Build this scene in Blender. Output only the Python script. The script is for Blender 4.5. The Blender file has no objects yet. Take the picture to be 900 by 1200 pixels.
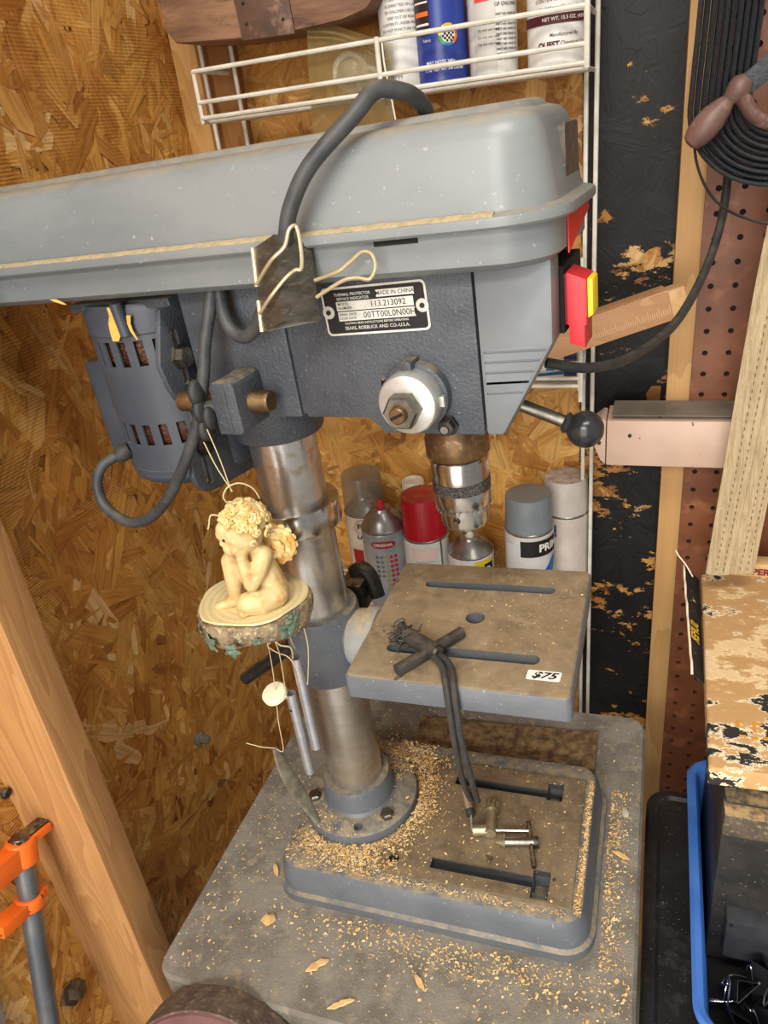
import bpy, bmesh, math, random
from mathutils import Vector as V, Matrix, Euler
PI = math.pi
sc = bpy.context.scene
col = sc.collection
R = random.Random(7)

# ------------------------------------------------------------------ camera, world, light, exposure
cam_d = bpy.data.cameras.new('camera'); cam = bpy.data.objects.new('camera', cam_d); col.objects.link(cam)
CAM = V((0, 0, .7))
RX = ((0.94148285, 0.05100779, -0.33317900), (0.31729975, -0.46760688, 0.82502404), (-0.11371413, -0.88246360, -0.45642862))
cam.matrix_world = Matrix(((RX[0][0], -RX[0][1], -RX[0][2], 0), (RX[1][0], -RX[1][1], -RX[1][2], 0),
                           (RX[2][0], -RX[2][1], -RX[2][2], .7), (0, 0, 0, 1)))
cam_d.sensor_fit = 'VERTICAL'; cam_d.sensor_height = 36; cam_d.lens = 871 * 36 / 1200
cam_d.clip_start = .01
sc.camera = cam
w = bpy.data.worlds.new('world'); sc.world = w; w.use_nodes = True
w.node_tree.nodes['Background'].inputs[0].default_value = (1, .96, .9, 1)
w.node_tree.nodes['Background'].inputs[1].default_value = .30

def area(name, loc, target, size, power, colr):
    l = bpy.data.lights.new(name, 'AREA'); l.shape = 'RECTANGLE'; l.size, l.size_y = size
    l.energy = power; l.color = colr
    o = bpy.data.objects.new(name, l); col.objects.link(o); o.location = loc
    o.rotation_euler = (V(target) - V(loc)).to_track_quat('-Z', 'Y').to_euler()
    return o
area('doorway_daylight', (-.35, -1.6, .55), (-.25, .6, .35), (1.7, 1.9), 40, (1, .97, .92))
area('ceiling_lamp', (.1, -.25, 1.75), (-.2, .55, .2), (.9, .25), 13, (1, .93, .82))
area('floor_fill_light', (-.4, -1.7, 1.7), (-.4, -1.69, -.7), (1.5, .6), 60, (1, .97, .92))  # added fill lamp: brightens the floor that the steel column mirrors
vs = sc.view_settings
vs.view_transform = 'Standard'; vs.look = 'None'; vs.gamma = 1; vs.use_curve_mapping = False; vs.exposure = 0.4

# ------------------------------------------------------------------ frames: garage (identity), press (stand leans about 1.7 deg), head (swung -5 deg on the column)
FA = Matrix.Identity(4)
T3 = Matrix(((0.99951700, -0.00221165, -0.03099810), (0.00204409, 0.99998313, -0.00543615), (0.03100960, 0.00537016, 0.99950466)))
FB = Matrix.Translation(CAM) @ T3.to_4x4() @ Matrix.Translation(-CAM)
FH = FB @ Matrix.Translation((-.305, .53, 0)) @ Matrix.Rotation(math.radians(-5), 4, 'Z')
X = FA
def frame(m):
    global X
    X = m

# ------------------------------------------------------------------ materials
def lin(c): return tuple(((v/255+.055)/1.055)**2.4 if v > 10 else v/255/12.92 for v in c) + (1,)
MATS = {}
def mat(name, c, c2=None, c3=None, rough=.5, metal=0., scale=20, stretch=(1, 1, 1), lo=.35, hi=.65, bump=0., bscale=150,
        dust=0, dustc=(190, 160, 110), alpha=1, trans=0, ior=1.45, coat=0, speck=None, detail=5, rvar=.1, spec=.5, dscale=90):
    if name in MATS: return MATS[name]
    m = bpy.data.materials.new(name); m.use_nodes = True; MATS[name] = m
    N, L = m.node_tree.nodes, m.node_tree.links
    b = N['Principled BSDF']
    b.inputs['Roughness'].default_value = rough; b.inputs['Metallic'].default_value = metal
    b.inputs['IOR'].default_value = ior; b.inputs['Alpha'].default_value = alpha
    b.inputs['Transmission Weight'].default_value = trans; b.inputs['Coat Weight'].default_value = coat
    b.inputs['Specular IOR Level'].default_value = spec
    tc = N.new('ShaderNodeTexCoord'); mp = N.new('ShaderNodeMapping'); mp.inputs['Scale'].default_value = stretch
    L.new(tc.outputs['Object'], mp.inputs[0])
    def noise(s, d=detail, src=mp):
        n = N.new('ShaderNodeTexNoise'); n.inputs['Scale'].default_value = s; n.inputs['Detail'].default_value = d
        n.inputs['Roughness'].default_value = .62
        L.new(src.outputs[0 if src is mp else 'Object'], n.inputs['Vector']); return n.outputs['Fac']
    def ramp(f, a, z):
        r = N.new('ShaderNodeMapRange'); r.interpolation_type = 'SMOOTHSTEP'
        r.inputs[1].default_value = a; r.inputs[2].default_value = z; L.new(f, r.inputs[0]); return r.outputs[0]
    def mix(f, a, bb):
        x = N.new('ShaderNodeMix'); x.data_type = 'RGBA'
        if hasattr(f, 'node'): L.new(f, x.inputs[0])
        else: x.inputs[0].default_value = f
        for s, v in ((6, a), (7, bb)):
            if hasattr(v, 'node'): L.new(v, x.inputs[s])
            else: x.inputs[s].default_value = v
        return x.outputs[2]
    out = lin(c)
    if c2:
        nf = noise(scale); out = mix(ramp(nf, lo, hi), out, lin(c2))
        rr = N.new('ShaderNodeMapRange'); rr.inputs[3].default_value = max(0, rough-rvar); rr.inputs[4].default_value = min(1, rough+rvar)
        L.new(nf, rr.inputs[0]); L.new(rr.outputs[0], b.inputs['Roughness'])
    if c3: out = mix(ramp(noise(scale*2.7), .52, .7), out, lin(c3))
    if speck: out = mix(ramp(noise(speck[1], 2, tc), .69, .73), out, lin(speck[0]))
    if dust:
        g = N.new('ShaderNodeNewGeometry'); sx = N.new('ShaderNodeSeparateXYZ'); L.new(g.outputs['Normal'], sx.inputs[0])
        up = ramp(sx.outputs[2], .55, .95); dn = ramp(noise(dscale, 6, tc), .3, .7)
        mu = N.new('ShaderNodeMath'); mu.operation = 'MULTIPLY'; L.new(up, mu.inputs[0]); L.new(dn, mu.inputs[1])
        m2 = N.new('ShaderNodeMath'); m2.operation = 'MULTIPLY'; L.new(mu.outputs[0], m2.inputs[0]); m2.inputs[1].default_value = dust
        out = mix(m2.outputs[0], out, lin(dustc))
        if metal:
            iv = N.new('ShaderNodeMapRange'); iv.inputs[3].default_value = metal; iv.inputs[4].default_value = 0
            L.new(m2.outputs[0], iv.inputs[0]); L.new(iv.outputs[0], b.inputs['Metallic'])
    if hasattr(out, 'node'): L.new(out, b.inputs['Base Color'])
    else: b.inputs['Base Color'].default_value = out
    if bump:
        bp = N.new('ShaderNodeBump'); bp.inputs['Strength'].default_value = bump; bp.inputs['Distance'].default_value = .002
        L.new(noise(bscale, 4), bp.inputs['Height']); L.new(bp.outputs[0], b.inputs['Normal'])
    return m

def strand_mat(name, paint=False, lines=False):
    """colour comes from the per strand attribute, grain runs along each strand (uv)"""
    m = bpy.data.materials.new(name); m.use_nodes = True
    N, L = m.node_tree.nodes, m.node_tree.links; b = N['Principled BSDF']
    b.inputs['Roughness'].default_value = .55; b.inputs['Specular IOR Level'].default_value = .35
    at = N.new('ShaderNodeAttribute'); at.attribute_name = 'tint'
    uv = N.new('ShaderNodeUVMap'); mp = N.new('ShaderNodeMapping'); mp.inputs['Scale'].default_value = (14, 260, 1)
    L.new(uv.outputs[0], mp.inputs[0])
    n = N.new('ShaderNodeTexNoise'); n.inputs['Scale'].default_value = 1; n.inputs['Detail'].default_value = 5; L.new(mp.outputs[0], n.inputs[0])
    g = N.new('ShaderNodeNewGeometry')
    n2 = N.new('ShaderNodeTexNoise'); n2.inputs['Scale'].default_value = 7; n2.inputs['Detail'].default_value = 6; L.new(g.outputs['Position'], n2.inputs[0])
    def mr(o, a, z, c, d):
        r = N.new('ShaderNodeMapRange'); r.inputs[1].default_value, r.inputs[2].default_value, r.inputs[3].default_value, r.inputs[4].default_value = a, z, c, d
        L.new(o, r.inputs[0]); return r.outputs[0]
    def mixc(f, a, bb, mode='MIX'):
        x = N.new('ShaderNodeMix'); x.data_type = 'RGBA'; x.blend_type = mode
        if hasattr(f, 'node'): L.new(f, x.inputs[0])
        else: x.inputs[0].default_value = f
        for s, v in ((6, a), (7, bb)):
            if hasattr(v, 'node'): L.new(v, x.inputs[s])
            else: x.inputs[s].default_value = v
        return x.outputs[2]
    n5 = N.new('ShaderNodeTexNoise'); n5.inputs['Scale'].default_value = 11; n5.inputs['Detail'].default_value = 7; n5.inputs['Roughness'].default_value = .65; n5.inputs['Distortion'].default_value = 1.2; L.new(g.outputs['Position'], n5.inputs[0])
    bl = mixc(mr(n5.outputs[0], .36, .66, 0, 1), lin((150, 94, 36)), lin((222, 172, 96)))
    at_c = mixc(.42, at.outputs['Color'], bl)
    c = mixc(mr(n.outputs[0], .42, .72, 0, .45), at_c, lin((112, 66, 24)), 'MULTIPLY')
    c = mixc(mr(n2.outputs[0], .45, .75, 0, .5), c, lin((190, 140, 90)), 'MULTIPLY')
    hgt = n.outputs[0]
    if lines:
        sx = N.new('ShaderNodeSeparateXYZ'); L.new(g.outputs['Position'], sx.inputs[0])
        mu = N.new('ShaderNodeMath'); mu.operation = 'MULTIPLY'; mu.inputs[1].default_value = 2*PI/.0034; L.new(sx.outputs[2], mu.inputs[0])
        si = N.new('ShaderNodeMath'); si.operation = 'SINE'; L.new(mu.outputs[0], si.inputs[0])
        n3 = N.new('ShaderNodeTexNoise'); n3.inputs['Scale'].default_value = 12; L.new(g.outputs['Position'], n3.inputs[0])
        am = N.new('ShaderNodeMath'); am.operation = 'MULTIPLY'; L.new(si.outputs[0], am.inputs[0]); L.new(mr(n3.outputs[0], .45, .65, 0, 1), am.inputs[1])
        hh = N.new('ShaderNodeMath'); hh.operation = 'MULTIPLY_ADD'; L.new(am.outputs[0], hh.inputs[0]); hh.inputs[1].default_value = .3; L.new(n.outputs[0], hh.inputs[2])
        hgt = hh.outputs[0]
        c = mixc(mr(am.outputs[0], -1, .2, .35, 0), c, lin((120, 70, 30)), 'MULTIPLY')
    if paint:
        sx = N.new('ShaderNodeSeparateXYZ'); L.new(g.outputs['Position'], sx.inputs[0])
        mpp = N.new('ShaderNodeMapping'); mpp.inputs['Scale'].default_value = (.8, 1, 1.5); L.new(g.outputs['Position'], mpp.inputs[0])
        n4 = N.new('ShaderNodeTexNoise'); n4.inputs['Scale'].default_value = 13; n4.inputs['Detail'].default_value = 10; n4.inputs['Roughness'].default_value = .74
        L.new(mpp.outputs[0], n4.inputs[0])
        ad = N.new('ShaderNodeMath'); ad.operation = 'MULTIPLY_ADD'; L.new(n4.outputs[0], ad.inputs[0]); ad.inputs[1].default_value = .02; L.new(sx.outputs[0], ad.inputs[2])
        edge = mr(ad.outputs[0], -.082, -.080, 0, 1)
        pat = mr(n4.outputs[0], .578, .565, 0, 1)
        mk = N.new('ShaderNodeMath'); mk.operation = 'MULTIPLY'; L.new(edge, mk.inputs[0]); L.new(pat, mk.inputs[1])
        c = mixc(mk.outputs[0], c, lin((17, 15, 15)))
    L.new(c, b.inputs['Base Color'])
    bp = N.new('ShaderNodeBump'); bp.inputs['Strength'].default_value = .5; bp.inputs['Distance'].default_value = .0015
    L.new(hgt, bp.inputs['Height']); L.new(bp.outputs[0], b.inputs['Normal'])
    return m

def wood(name, c1, c2, axis='z', ring=26, rough=.6, knots=True):
    m = bpy.data.materials.new(name); m.use_nodes = True
    N, L = m.node_tree.nodes, m.node_tree.links; b = N['Principled BSDF']; b.inputs['Roughness'].default_value = rough
    tc = N.new('ShaderNodeTexCoord'); mp = N.new('ShaderNodeMapping')
    st = {'x': (.12, 1, 1), 'y': (1, .12, 1), 'z': (1, 1, .12)}[axis]
    mp.inputs['Scale'].default_value = st; L.new(tc.outputs['Object'], mp.inputs[0])
    n = N.new('ShaderNodeTexNoise'); n.inputs['Scale'].default_value = 9; n.inputs['Detail'].default_value = 3; L.new(mp.outputs[0], n.inputs[0])
    mu = N.new('ShaderNodeMath'); mu.operation = 'MULTIPLY'; mu.inputs[1].default_value = ring; L.new(n.outputs[0], mu.inputs[0])
    fr = N.new('ShaderNodeMath'); fr.operation = 'FRACT'; L.new(mu.outputs[0], fr.inputs[0])
    mp2 = N.new('ShaderNodeMapping'); mp2.inputs['Scale'].default_value = tuple(v*(.15 if v < 1 else 1) for v in st); L.new(tc.outputs['Object'], mp2.inputs[0])
    f = N.new('ShaderNodeTexNoise'); f.inputs['Scale'].default_value = 420; f.inputs['Detail'].default_value = 3; L.new(mp2.outputs[0], f.inputs[0])
    av = N.new('ShaderNodeMath'); av.operation = 'MULTIPLY_ADD'; L.new(fr.outputs[0], av.inputs[0]); av.inputs[1].default_value = .55
    hf = N.new('ShaderNodeMath'); hf.operation = 'MULTIPLY'; hf.inputs[1].default_value = .55; L.new(f.outputs[0], hf.inputs[0]); L.new(hf.outputs[0], av.inputs[2])
    x = N.new('ShaderNodeMix'); x.data_type = 'RGBA'; L.new(av.outputs[0], x.inputs[0]); x.inputs[6].default_value = lin(c1); x.inputs[7].default_value = lin(c2)
    L.new(x.outputs[2], b.inputs['Base Color'])
    bp = N.new('ShaderNodeBump'); bp.inputs['Strength'].default_value = .25; bp.inputs['Distance'].default_value = .001
    L.new(f.outputs[0], bp.inputs['Height']); L.new(bp.outputs[0], b.inputs['Normal'])
    return m

# ------------------------------------------------------------------ mesh builder
def basis(n):
    n = V(n).normalized(); a = n.cross(V((0, 0, 1)) if abs(n.z) < .9 else V((1, 0, 0))).normalized()
    return a, n.cross(a), n
def smoothpath(pts, k):
    pts = [V(p) for p in pts]
    if k <= 1: return pts
    out = []
    for i in range(len(pts)-1):
        p0 = pts[max(i-1, 0)]; p1 = pts[i]; p2 = pts[i+1]; p3 = pts[min(i+2, len(pts)-1)]
        for j in range(k):
            t = j/k
            out.append(.5*((2*p1)+(p2-p0)*t+(2*p0-5*p1+4*p2-p3)*t*t+(3*p1-p0-3*p2+p3)*t**3))
    return out+[pts[-1]]
class G:
    def __init__(s): s.v = []; s.f = []
    def raw(s, v, f):
        o = len(s.v); s.v += [V(p) for p in v]; s.f += [tuple(i+o for i in q) for q in f]; return s
    def box(s, x0, x1, y0, y1, z0, z1):
        return s.raw([(x, y, z) for x in (x0, x1) for y in (y0, y1) for z in (z0, z1)],
                     [(0, 1, 3, 2), (4, 6, 7, 5), (0, 4, 5, 1), (2, 3, 7, 6), (0, 2, 6, 4), (1, 5, 7, 3)])
    def obox(s, c, ax, ay, az):
        c, ax, ay, az = V(c), V(ax), V(ay), V(az)
        return s.raw([c+i*ax+j*ay+k*az for i in (-1, 1) for j in (-1, 1) for k in (-1, 1)],
                     [(0, 1, 3, 2), (4, 6, 7, 5), (0, 4, 5, 1), (2, 3, 7, 6), (0, 2, 6, 4), (1, 5, 7, 3)])
    def bar(s, p, q, wx, wy, up=(0, 0, 1)):
        p, q = V(p), V(q); d = (q-p)/2; a = d.cross(V(up)).normalized()*wx/2; b = a.cross(d).normalized()*wy/2
        return s.obox((p+q)/2, d, a, b)
    def loft(s, rings, cap=True):
        n = len(rings[0]); o = []
        for r in rings: o += list(r)
        f = [(i*n+j, i*n+(j+1) % n, (i+1)*n+(j+1) % n, (i+1)*n+j) for i in range(len(rings)-1) for j in range(n)]
        if cap: f += [tuple(reversed(range(n))), tuple(range((len(rings)-1)*n, len(rings)*n))]
        return s.raw(o, f)
    def prism(s, poly, plane, d0, d1):
        k = {'xz': lambda a, b, d: (a, d, b), 'xy': lambda a, b, d: (a, b, d), 'yz': lambda a, b, d: (d, a, b)}[plane]
        return s.loft([[k(a, b, d) for a, b in poly] for d in (d0, d1)])
    def lathe(s, p, ax, prof, n=32):
        a, b, c = basis(ax); p = V(p)
        rings = [[p+c*h+(a*math.cos(2*PI*i/n)+b*math.sin(2*PI*i/n))*max(r, 1e-5) for i in range(n)] for r, h in prof]
        return s.loft(rings)
    def cyl(s, p, q, r0, r1=None, n=24):
        p, q = V(p), V(q); return s.lathe(p, q-p, [(r0, 0), (r0 if r1 is None else r1, (q-p).length)], n)
    def tube(s, pts, r, n=10, k=8, closed=False, flat=None):
        pts = smoothpath(pts, k); rings = []
        t0 = (pts[1]-pts[0]).normalized(); a = basis(t0)[0]
        if flat: a = V(flat)
        m = len(pts)
        for i, p in enumerate(pts):
            t = (pts[min(i+1, m-1)]-pts[max(i-1, 0)]).normalized()
            a = (a-t*a.dot(t)).normalized(); b = t.cross(a)
            rr = r(i/(m-1)) if callable(r) else r
            ra, rb = rr if isinstance(rr, tuple) else (rr, rr)
            rings.append([p+a*ra*math.cos(2*PI*j/n)+b*rb*math.sin(2*PI*j/n) for j in range(n)])
        return s.loft(rings)
    def ball(s, c, r, nu=16, nv=10, ax=None):
        r = V(r) if not isinstance(r, (int, float)) else V((r, r, r)); c = V(c)
        M = Matrix(ax).transposed() if ax else Matrix.Identity(3)
        rings = []
        for i in range(1, nv):
            th = PI*i/nv
            rings.append([c+M @ V((r.x*math.sin(th)*math.cos(2*PI*j/nu), r.y*math.sin(th)*math.sin(2*PI*j/nu), -r.z*math.cos(th))) for j in range(nu)])
        return s.loft(rings)
    def build(s, name, m, parent=None, label=None, cat=None, group=None, kind=None, bevel=0, smooth=35, seg=2, org=None):
        vs_ = [X @ p for p in s.v]
        if parent is not None: o0 = WL[parent.name]
        elif org is not None: o0 = X @ V(org)
        else:
            o0 = V((sum(p.x for p in vs_)/len(vs_), sum(p.y for p in vs_)/len(vs_), min(p.z for p in vs_)))
        me = bpy.data.meshes.new(name); me.from_pydata([p-o0 for p in vs_], [], s.f)
        bm = bmesh.new(); bm.from_mesh(me); bmesh.ops.recalc_face_normals(bm, faces=bm.faces)
        if bevel:
            es = [e for e in bm.edges if len(e.link_faces) == 2 and e.calc_face_angle(0) > math.radians(40)]
            bmesh.ops.bevel(bm, geom=es, offset=bevel, segments=seg, profile=.6, affect='EDGES', clamp_overlap=True)
        bm.to_mesh(me); bm.free()
        if smooth:
            me.shade_smooth(); me.set_sharp_from_angle(angle=math.radians(smooth))
        me.materials.append(m)
        o = bpy.data.objects.new(name, me); col.objects.link(o)
        if parent is not None: o.parent = parent; WL[o.name] = WL[parent.name]
        else: o.location = o0; WL[o.name] = o0
        return tag(o, label, cat, group, kind)
WL = {}
def tag(o, label=None, cat=None, group=None, kind=None):
    for k, v in (('label', label), ('category', cat), ('group', group), ('kind', kind)):
        if v: o[k] = v
    return o
def thing(name, loc, label, cat, group=None):
    o = bpy.data.objects.new(name, None); col.objects.link(o); o.empty_display_size = .02
    p = X @ V(loc); o.location = p; WL[o.name] = p
    return tag(o, label, cat, group)
def cut(o, *gs):
    """subtract real openings from a part"""
    for g in gs:
        c = g.build('cutter', o.data.materials[0], org=(0, 0, 0), smooth=0)
        md = o.modifiers.new('b', 'BOOLEAN'); md.operation = 'DIFFERENCE'; md.object = c; md.solver = 'EXACT'
        bpy.context.view_layer.update()
        ev = o.evaluated_get(bpy.context.evaluated_depsgraph_get())
        me = bpy.data.meshes.new_from_object(ev); o.modifiers.clear(); old = o.data; o.data = me; bpy.data.meshes.remove(old)
        cm = c.data; bpy.data.objects.remove(c); bpy.data.meshes.remove(cm)
        me.shade_smooth(); me.set_sharp_from_angle(angle=math.radians(35))
def remesh(o, vox, sm=3):
    md = o.modifiers.new('r', 'REMESH'); md.mode = 'VOXEL'; md.voxel_size = vox
    m2 = o.modifiers.new('s', 'SMOOTH'); m2.factor = .5; m2.iterations = sm
    bpy.context.view_layer.update()
    me = bpy.data.meshes.new_from_object(o.evaluated_get(bpy.context.evaluated_depsgraph_get()))
    o.modifiers.clear(); o.data = me; me.shade_smooth()
TXT = {}
def text(s, size, fn, bold=0., align='CENTER', shear=0.):
    """lettering as flat mesh; fn maps the (x, y) of the print to a point on the surface"""
    cu = bpy.data.curves.new('t', 'FONT'); cu.body = s; cu.size = size; cu.align_x = align; cu.align_y = 'CENTER'; cu.offset = bold; cu.shear = shear
    cu.resolution_u = 3
    o = bpy.data.objects.new('t', cu); col.objects.link(o); bpy.context.view_layer.update()
    me = o.evaluated_get(bpy.context.evaluated_depsgraph_get()).to_mesh()
    g = G().raw([fn(v.co.x, v.co.y) for v in me.vertices], [tuple(p.vertices) for p in me.polygons])
    bpy.data.objects.remove(o); bpy.data.curves.remove(cu)
    return g
def rrect(x0, x1, y0, y1, r, n=6):
    pts = []
    for cx, cy, a in ((x1-r, y1-r, 0), (x0+r, y1-r, 90), (x0+r, y0+r, 180), (x1-r, y0+r, 270)):
        for i in range(n+1):
            t = math.radians(a+90*i/n); pts.append((cx+r*math.cos(t), cy+r*math.sin(t)))
    return pts
def rlevels(x0, x1, y0, y1, r, levels, n=6):
    return [[(a, b, z) for a, b in rrect(x0+d, x1-d, y0+d, y1-d, max(r-d, .002), n)] for z, d in levels]

# palette
M_paint = mat('press_paint', (101, 105, 110), (88, 93, 99), rough=.42, scale=14, bump=.06, bscale=400, dust=.75, speck=((150, 146, 130), 300), dustc=(168, 150, 115))
M_cover = mat('cover_paint', (126, 130, 131), (110, 115, 117), rough=.38, scale=9, stretch=(.5, 1, 1.4), bump=.03, bscale=300, dust=.6, dustc=(158, 146, 116), speck=((150, 152, 148), 230))
M_cast = mat('cast_paint', (77, 81, 87), (65, 69, 76), rough=.34, scale=30, bump=.45, bscale=420, dust=.85, dustc=(166, 146, 108), speck=((120, 121, 120), 420))
M_motor = mat('motor_paint', (74, 79, 88), (63, 68, 77), rough=.42, scale=10, dust=.7, dustc=(150, 134, 104))
M_steel = mat('column_steel', (212, 210, 206), (192, 188, 181), (190, 174, 152), rough=.3, metal=.93, scale=22, stretch=(1, 1, 1.6), bump=.03, bscale=260, dust=.8)
M_chrome = mat('chuck_steel', (205, 203, 200), (170, 166, 160), rough=.2, metal=1, scale=40)
M_dull = mat('dull_steel', (150, 146, 138), (112, 106, 96), rough=.42, metal=1, scale=60)
M_iron = mat('dark_iron', (58, 56, 55), (40, 38, 38), rough=.45, metal=.6, scale=60, dust=.5)
M_black = mat('black_rubber', (40, 41, 43), (54, 53, 51), rough=.55, scale=60, dust=.3, dustc=(120, 108, 88))
M_cord = mat('cord_rubber', (52, 54, 58), (70, 70, 70), rough=.5, scale=50, dust=.55, dustc=(120, 108, 88))
M_brass = mat('bronze', (132, 102, 66), (100, 80, 58), (160, 126, 84), rough=.45, metal=.8, scale=50)
M_silver = mat('silver_dial', (212, 212, 208), (188, 186, 178), rough=.4, metal=.7, scale=60)
M_red = mat('red_plastic', (205, 42, 52), (190, 36, 46), rough=.4, scale=30)
M_yellow = mat('yellow_plastic', (238, 205, 40), rough=.4)
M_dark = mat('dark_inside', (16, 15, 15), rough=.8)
M_white = mat('white_enamel', (226, 222, 210), (206, 200, 186), rough=.35, scale=40, dust=.4)
M_ink = mat('black_ink', (26, 24, 26), rough=.6)
M_white_ink = mat('white_print', (232, 230, 224), rough=.6)
M_maroon_ink = mat('maroon_print', (74, 26, 30), rough=.6)
M_string = mat('string', (196, 180, 140), rough=.8)

# ------------------------------------------------------------------ setting
frame(FA)
def osb(parent, fn, u0, u1, v0, v1, n, seed, m, vert, bright):
    """oriented strand board: thousands of separate pressed strands, each a thin slip standing a little proud"""
    r = random.Random(seed)
    verts, faces, cols, uvs = [], [], [], []
    pal = [(228, 184, 108), (214, 164, 82), (202, 148, 68), (188, 130, 54), (168, 110, 42), (136, 84, 34), (238, 208, 148), (208, 158, 84), (194, 136, 62)]
    wts = [3, 5, 5, 5, 3.4, 1.1, 1.3, 4, 4]
    o0 = WL[parent.name]
    for i in range(n):
        cu, cv = r.uniform(u0, u1), r.uniform(v0, v1)
        ln = r.uniform(.012, .055)*(1 if r.random() < .8 else 1.3); wd = ln*r.uniform(.14, .42)
        if i > n*.75: ln *= .55; wd *= .4
        a = r.gauss(PI/2, .55) if r.random() < vert else r.uniform(0, PI)
        ca, sa = math.cos(a), math.sin(a); h = .0003+.0014*(i/n)+r.uniform(0, .0004); ta, tb = r.gauss(0, .012), r.gauss(0, .03)
        pts = [(-ln, r.uniform(-wd, wd)*.3), (-ln*r.uniform(.6, .95), -wd*r.uniform(.5, 1)), (0, -wd*r.uniform(.8, 1.1)), (ln*r.uniform(.7, .95), -wd*r.uniform(.6, 1)), (ln*r.uniform(.95, 1.1), r.uniform(-wd, wd)*.5),
               (ln*r.uniform(.6, .95), wd*r.uniform(.5, 1)), (0, wd*r.uniform(.8, 1.1)), (-ln*r.uniform(.7, .98), wd*r.uniform(.4, 1))]
        b = len(verts); off = r.uniform(0, 50)
        for x, y in pts:
            verts.append(V(fn(cu+x*ca-y*sa, cv+x*sa+y*ca, max(.0002, h+ta*x+tb*y)))-o0); uvs.append((x+off, y+off))
        faces.append(tuple(range(b, b+8)))
        c = lin(r.choices(pal, wts)[0]); k = r.uniform(.9, 1.2)*bright
        cols += [(c[0]*k, c[1]*k, c[2]*k, 1)]*8
    me = bpy.data.meshes.new('wood_strands'); me.from_pydata(verts, [], faces)
    at = me.color_attributes.new('tint', 'FLOAT_COLOR', 'POINT')
    for i, c in enumerate(cols): at.data[i].color = c
    ul = me.uv_layers.new(name='UVMap')
    for lp in me.loops: ul.data[lp.index].uv = uvs[lp.vertex_index]
    me.materials.append(m)
    o = bpy.data.objects.new('wood_strands', me); col.objects.link(o); o.parent = parent; o['kind'] = 'stuff'
M_board = mat('board_core', (168, 112, 48), (128, 80, 32), rough=.7, scale=30)
wl = G().box(-.60, -.575, -.9, .965, -.72, 1.5).build('wall_left', M_board, kind='structure', smooth=0)
osb(wl, lambda u, v, h: (-.575+h, u, v), .1, .955, -.45, 1.02, 6500, 3, strand_mat('strand_board_left', lines=True), .6, 1.22)
wb = G().box(-.60, 1.3, .965, .99, -.72, 1.5).build('wall_back', M_board, kind='structure', smooth=0)
osb(wb, lambda u, v, h: (u, .965-h, v), -.57, .25, -.3, 1.02, 5200, 5, strand_mat('strand_board_back', paint=True), .25, 1.15)
G().box(-.6, 1.3, -4.0, .99, -.74, -.72).build('floor', mat('concrete', (168, 162, 154), (146, 141, 134), rough=.8, scale=8, bump=.2), kind='structure', smooth=0)
W_stud = wood('stud_wood', (212, 168, 104), (184, 132, 74), 'z', 22)
W_stud2 = wood('stud_wood_rough', (196, 148, 92), (160, 110, 66), 'z', 34)
G().box(-.575, -.486, .354, .391, -.72, 1.5).build('trim_1', W_stud2, kind='structure', label='bare wooden stud standing against the left wall', bevel=.002)
G().box(-.5735, -.54, .925, .963, -.72, 1.5).build('trim_2', W_stud, kind='structure', bevel=.002)
G().box(-.539, -.503, .94, .963, -.72, 1.5).build('trim_3', wood('stud_brown', (176, 122, 62), (140, 92, 44), 'z', 18), kind='structure', bevel=.002)  # browner, darker tone than the stud beside it
G().box(.0145, .052, .928, .963, -.72, 1.5).build('trim_4', wood('stud_pale', (206, 164, 106), (178, 132, 78), 'z', 16), kind='structure', bevel=.002)

# pegboard: a sheet with real holes
pb = thing('pegboard', (.2, .92, -.72), 'brown pegboard with rows of round holes fixed to the right stud', 'pegboard')
g = G(); p_ = .0254; x_s, z_s = .0413, .5143
for i in range(9):
    for j in range(-32, 20):
        cx, cz = x_s+p_*(i+.5), z_s+p_*(j+.5); h = p_/2; rr = .0033
        o = []
        for y in (.9205,):
            o += [(cx+sx*h, y, cz+sz*h) for sx, sz in ((1, 1), (-1, 1), (-1, -1), (1, -1))]
            o += [(cx+rr*math.cos(PI/8+k*PI/4), y, cz+rr*math.sin(PI/8+k*PI/4)) for k in range(8)]
        o += [(x, .9255, z) for x, y, z in o[4:12]]
        f = [(0, 4, 5), (0, 5, 1), (1, 5, 6), (1, 6, 7), (1, 7, 2), (2, 7, 8), (2, 8, 9), (2, 9, 3), (3, 9, 10), (3, 10, 11), (3, 11, 0), (0, 11, 4)]
        f += [(4+k, 12+k, 12+(k+1) % 8, 4+(k+1) % 8) for k in range(8)]
        g.raw(o, f)
g.build('perforated_sheet', mat('hardboard', (126, 75, 46), (104, 59, 35), (142, 88, 56), rough=.45, scale=12, bump=.05), pb, smooth=0)
G().box(.0413, .0413+9*p_, .9256, .9275, z_s-32*p_, z_s+20*p_).build('hole_shade', M_dark, pb, smooth=0)  # added black sheet, stands for the shade seen through the holes

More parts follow.
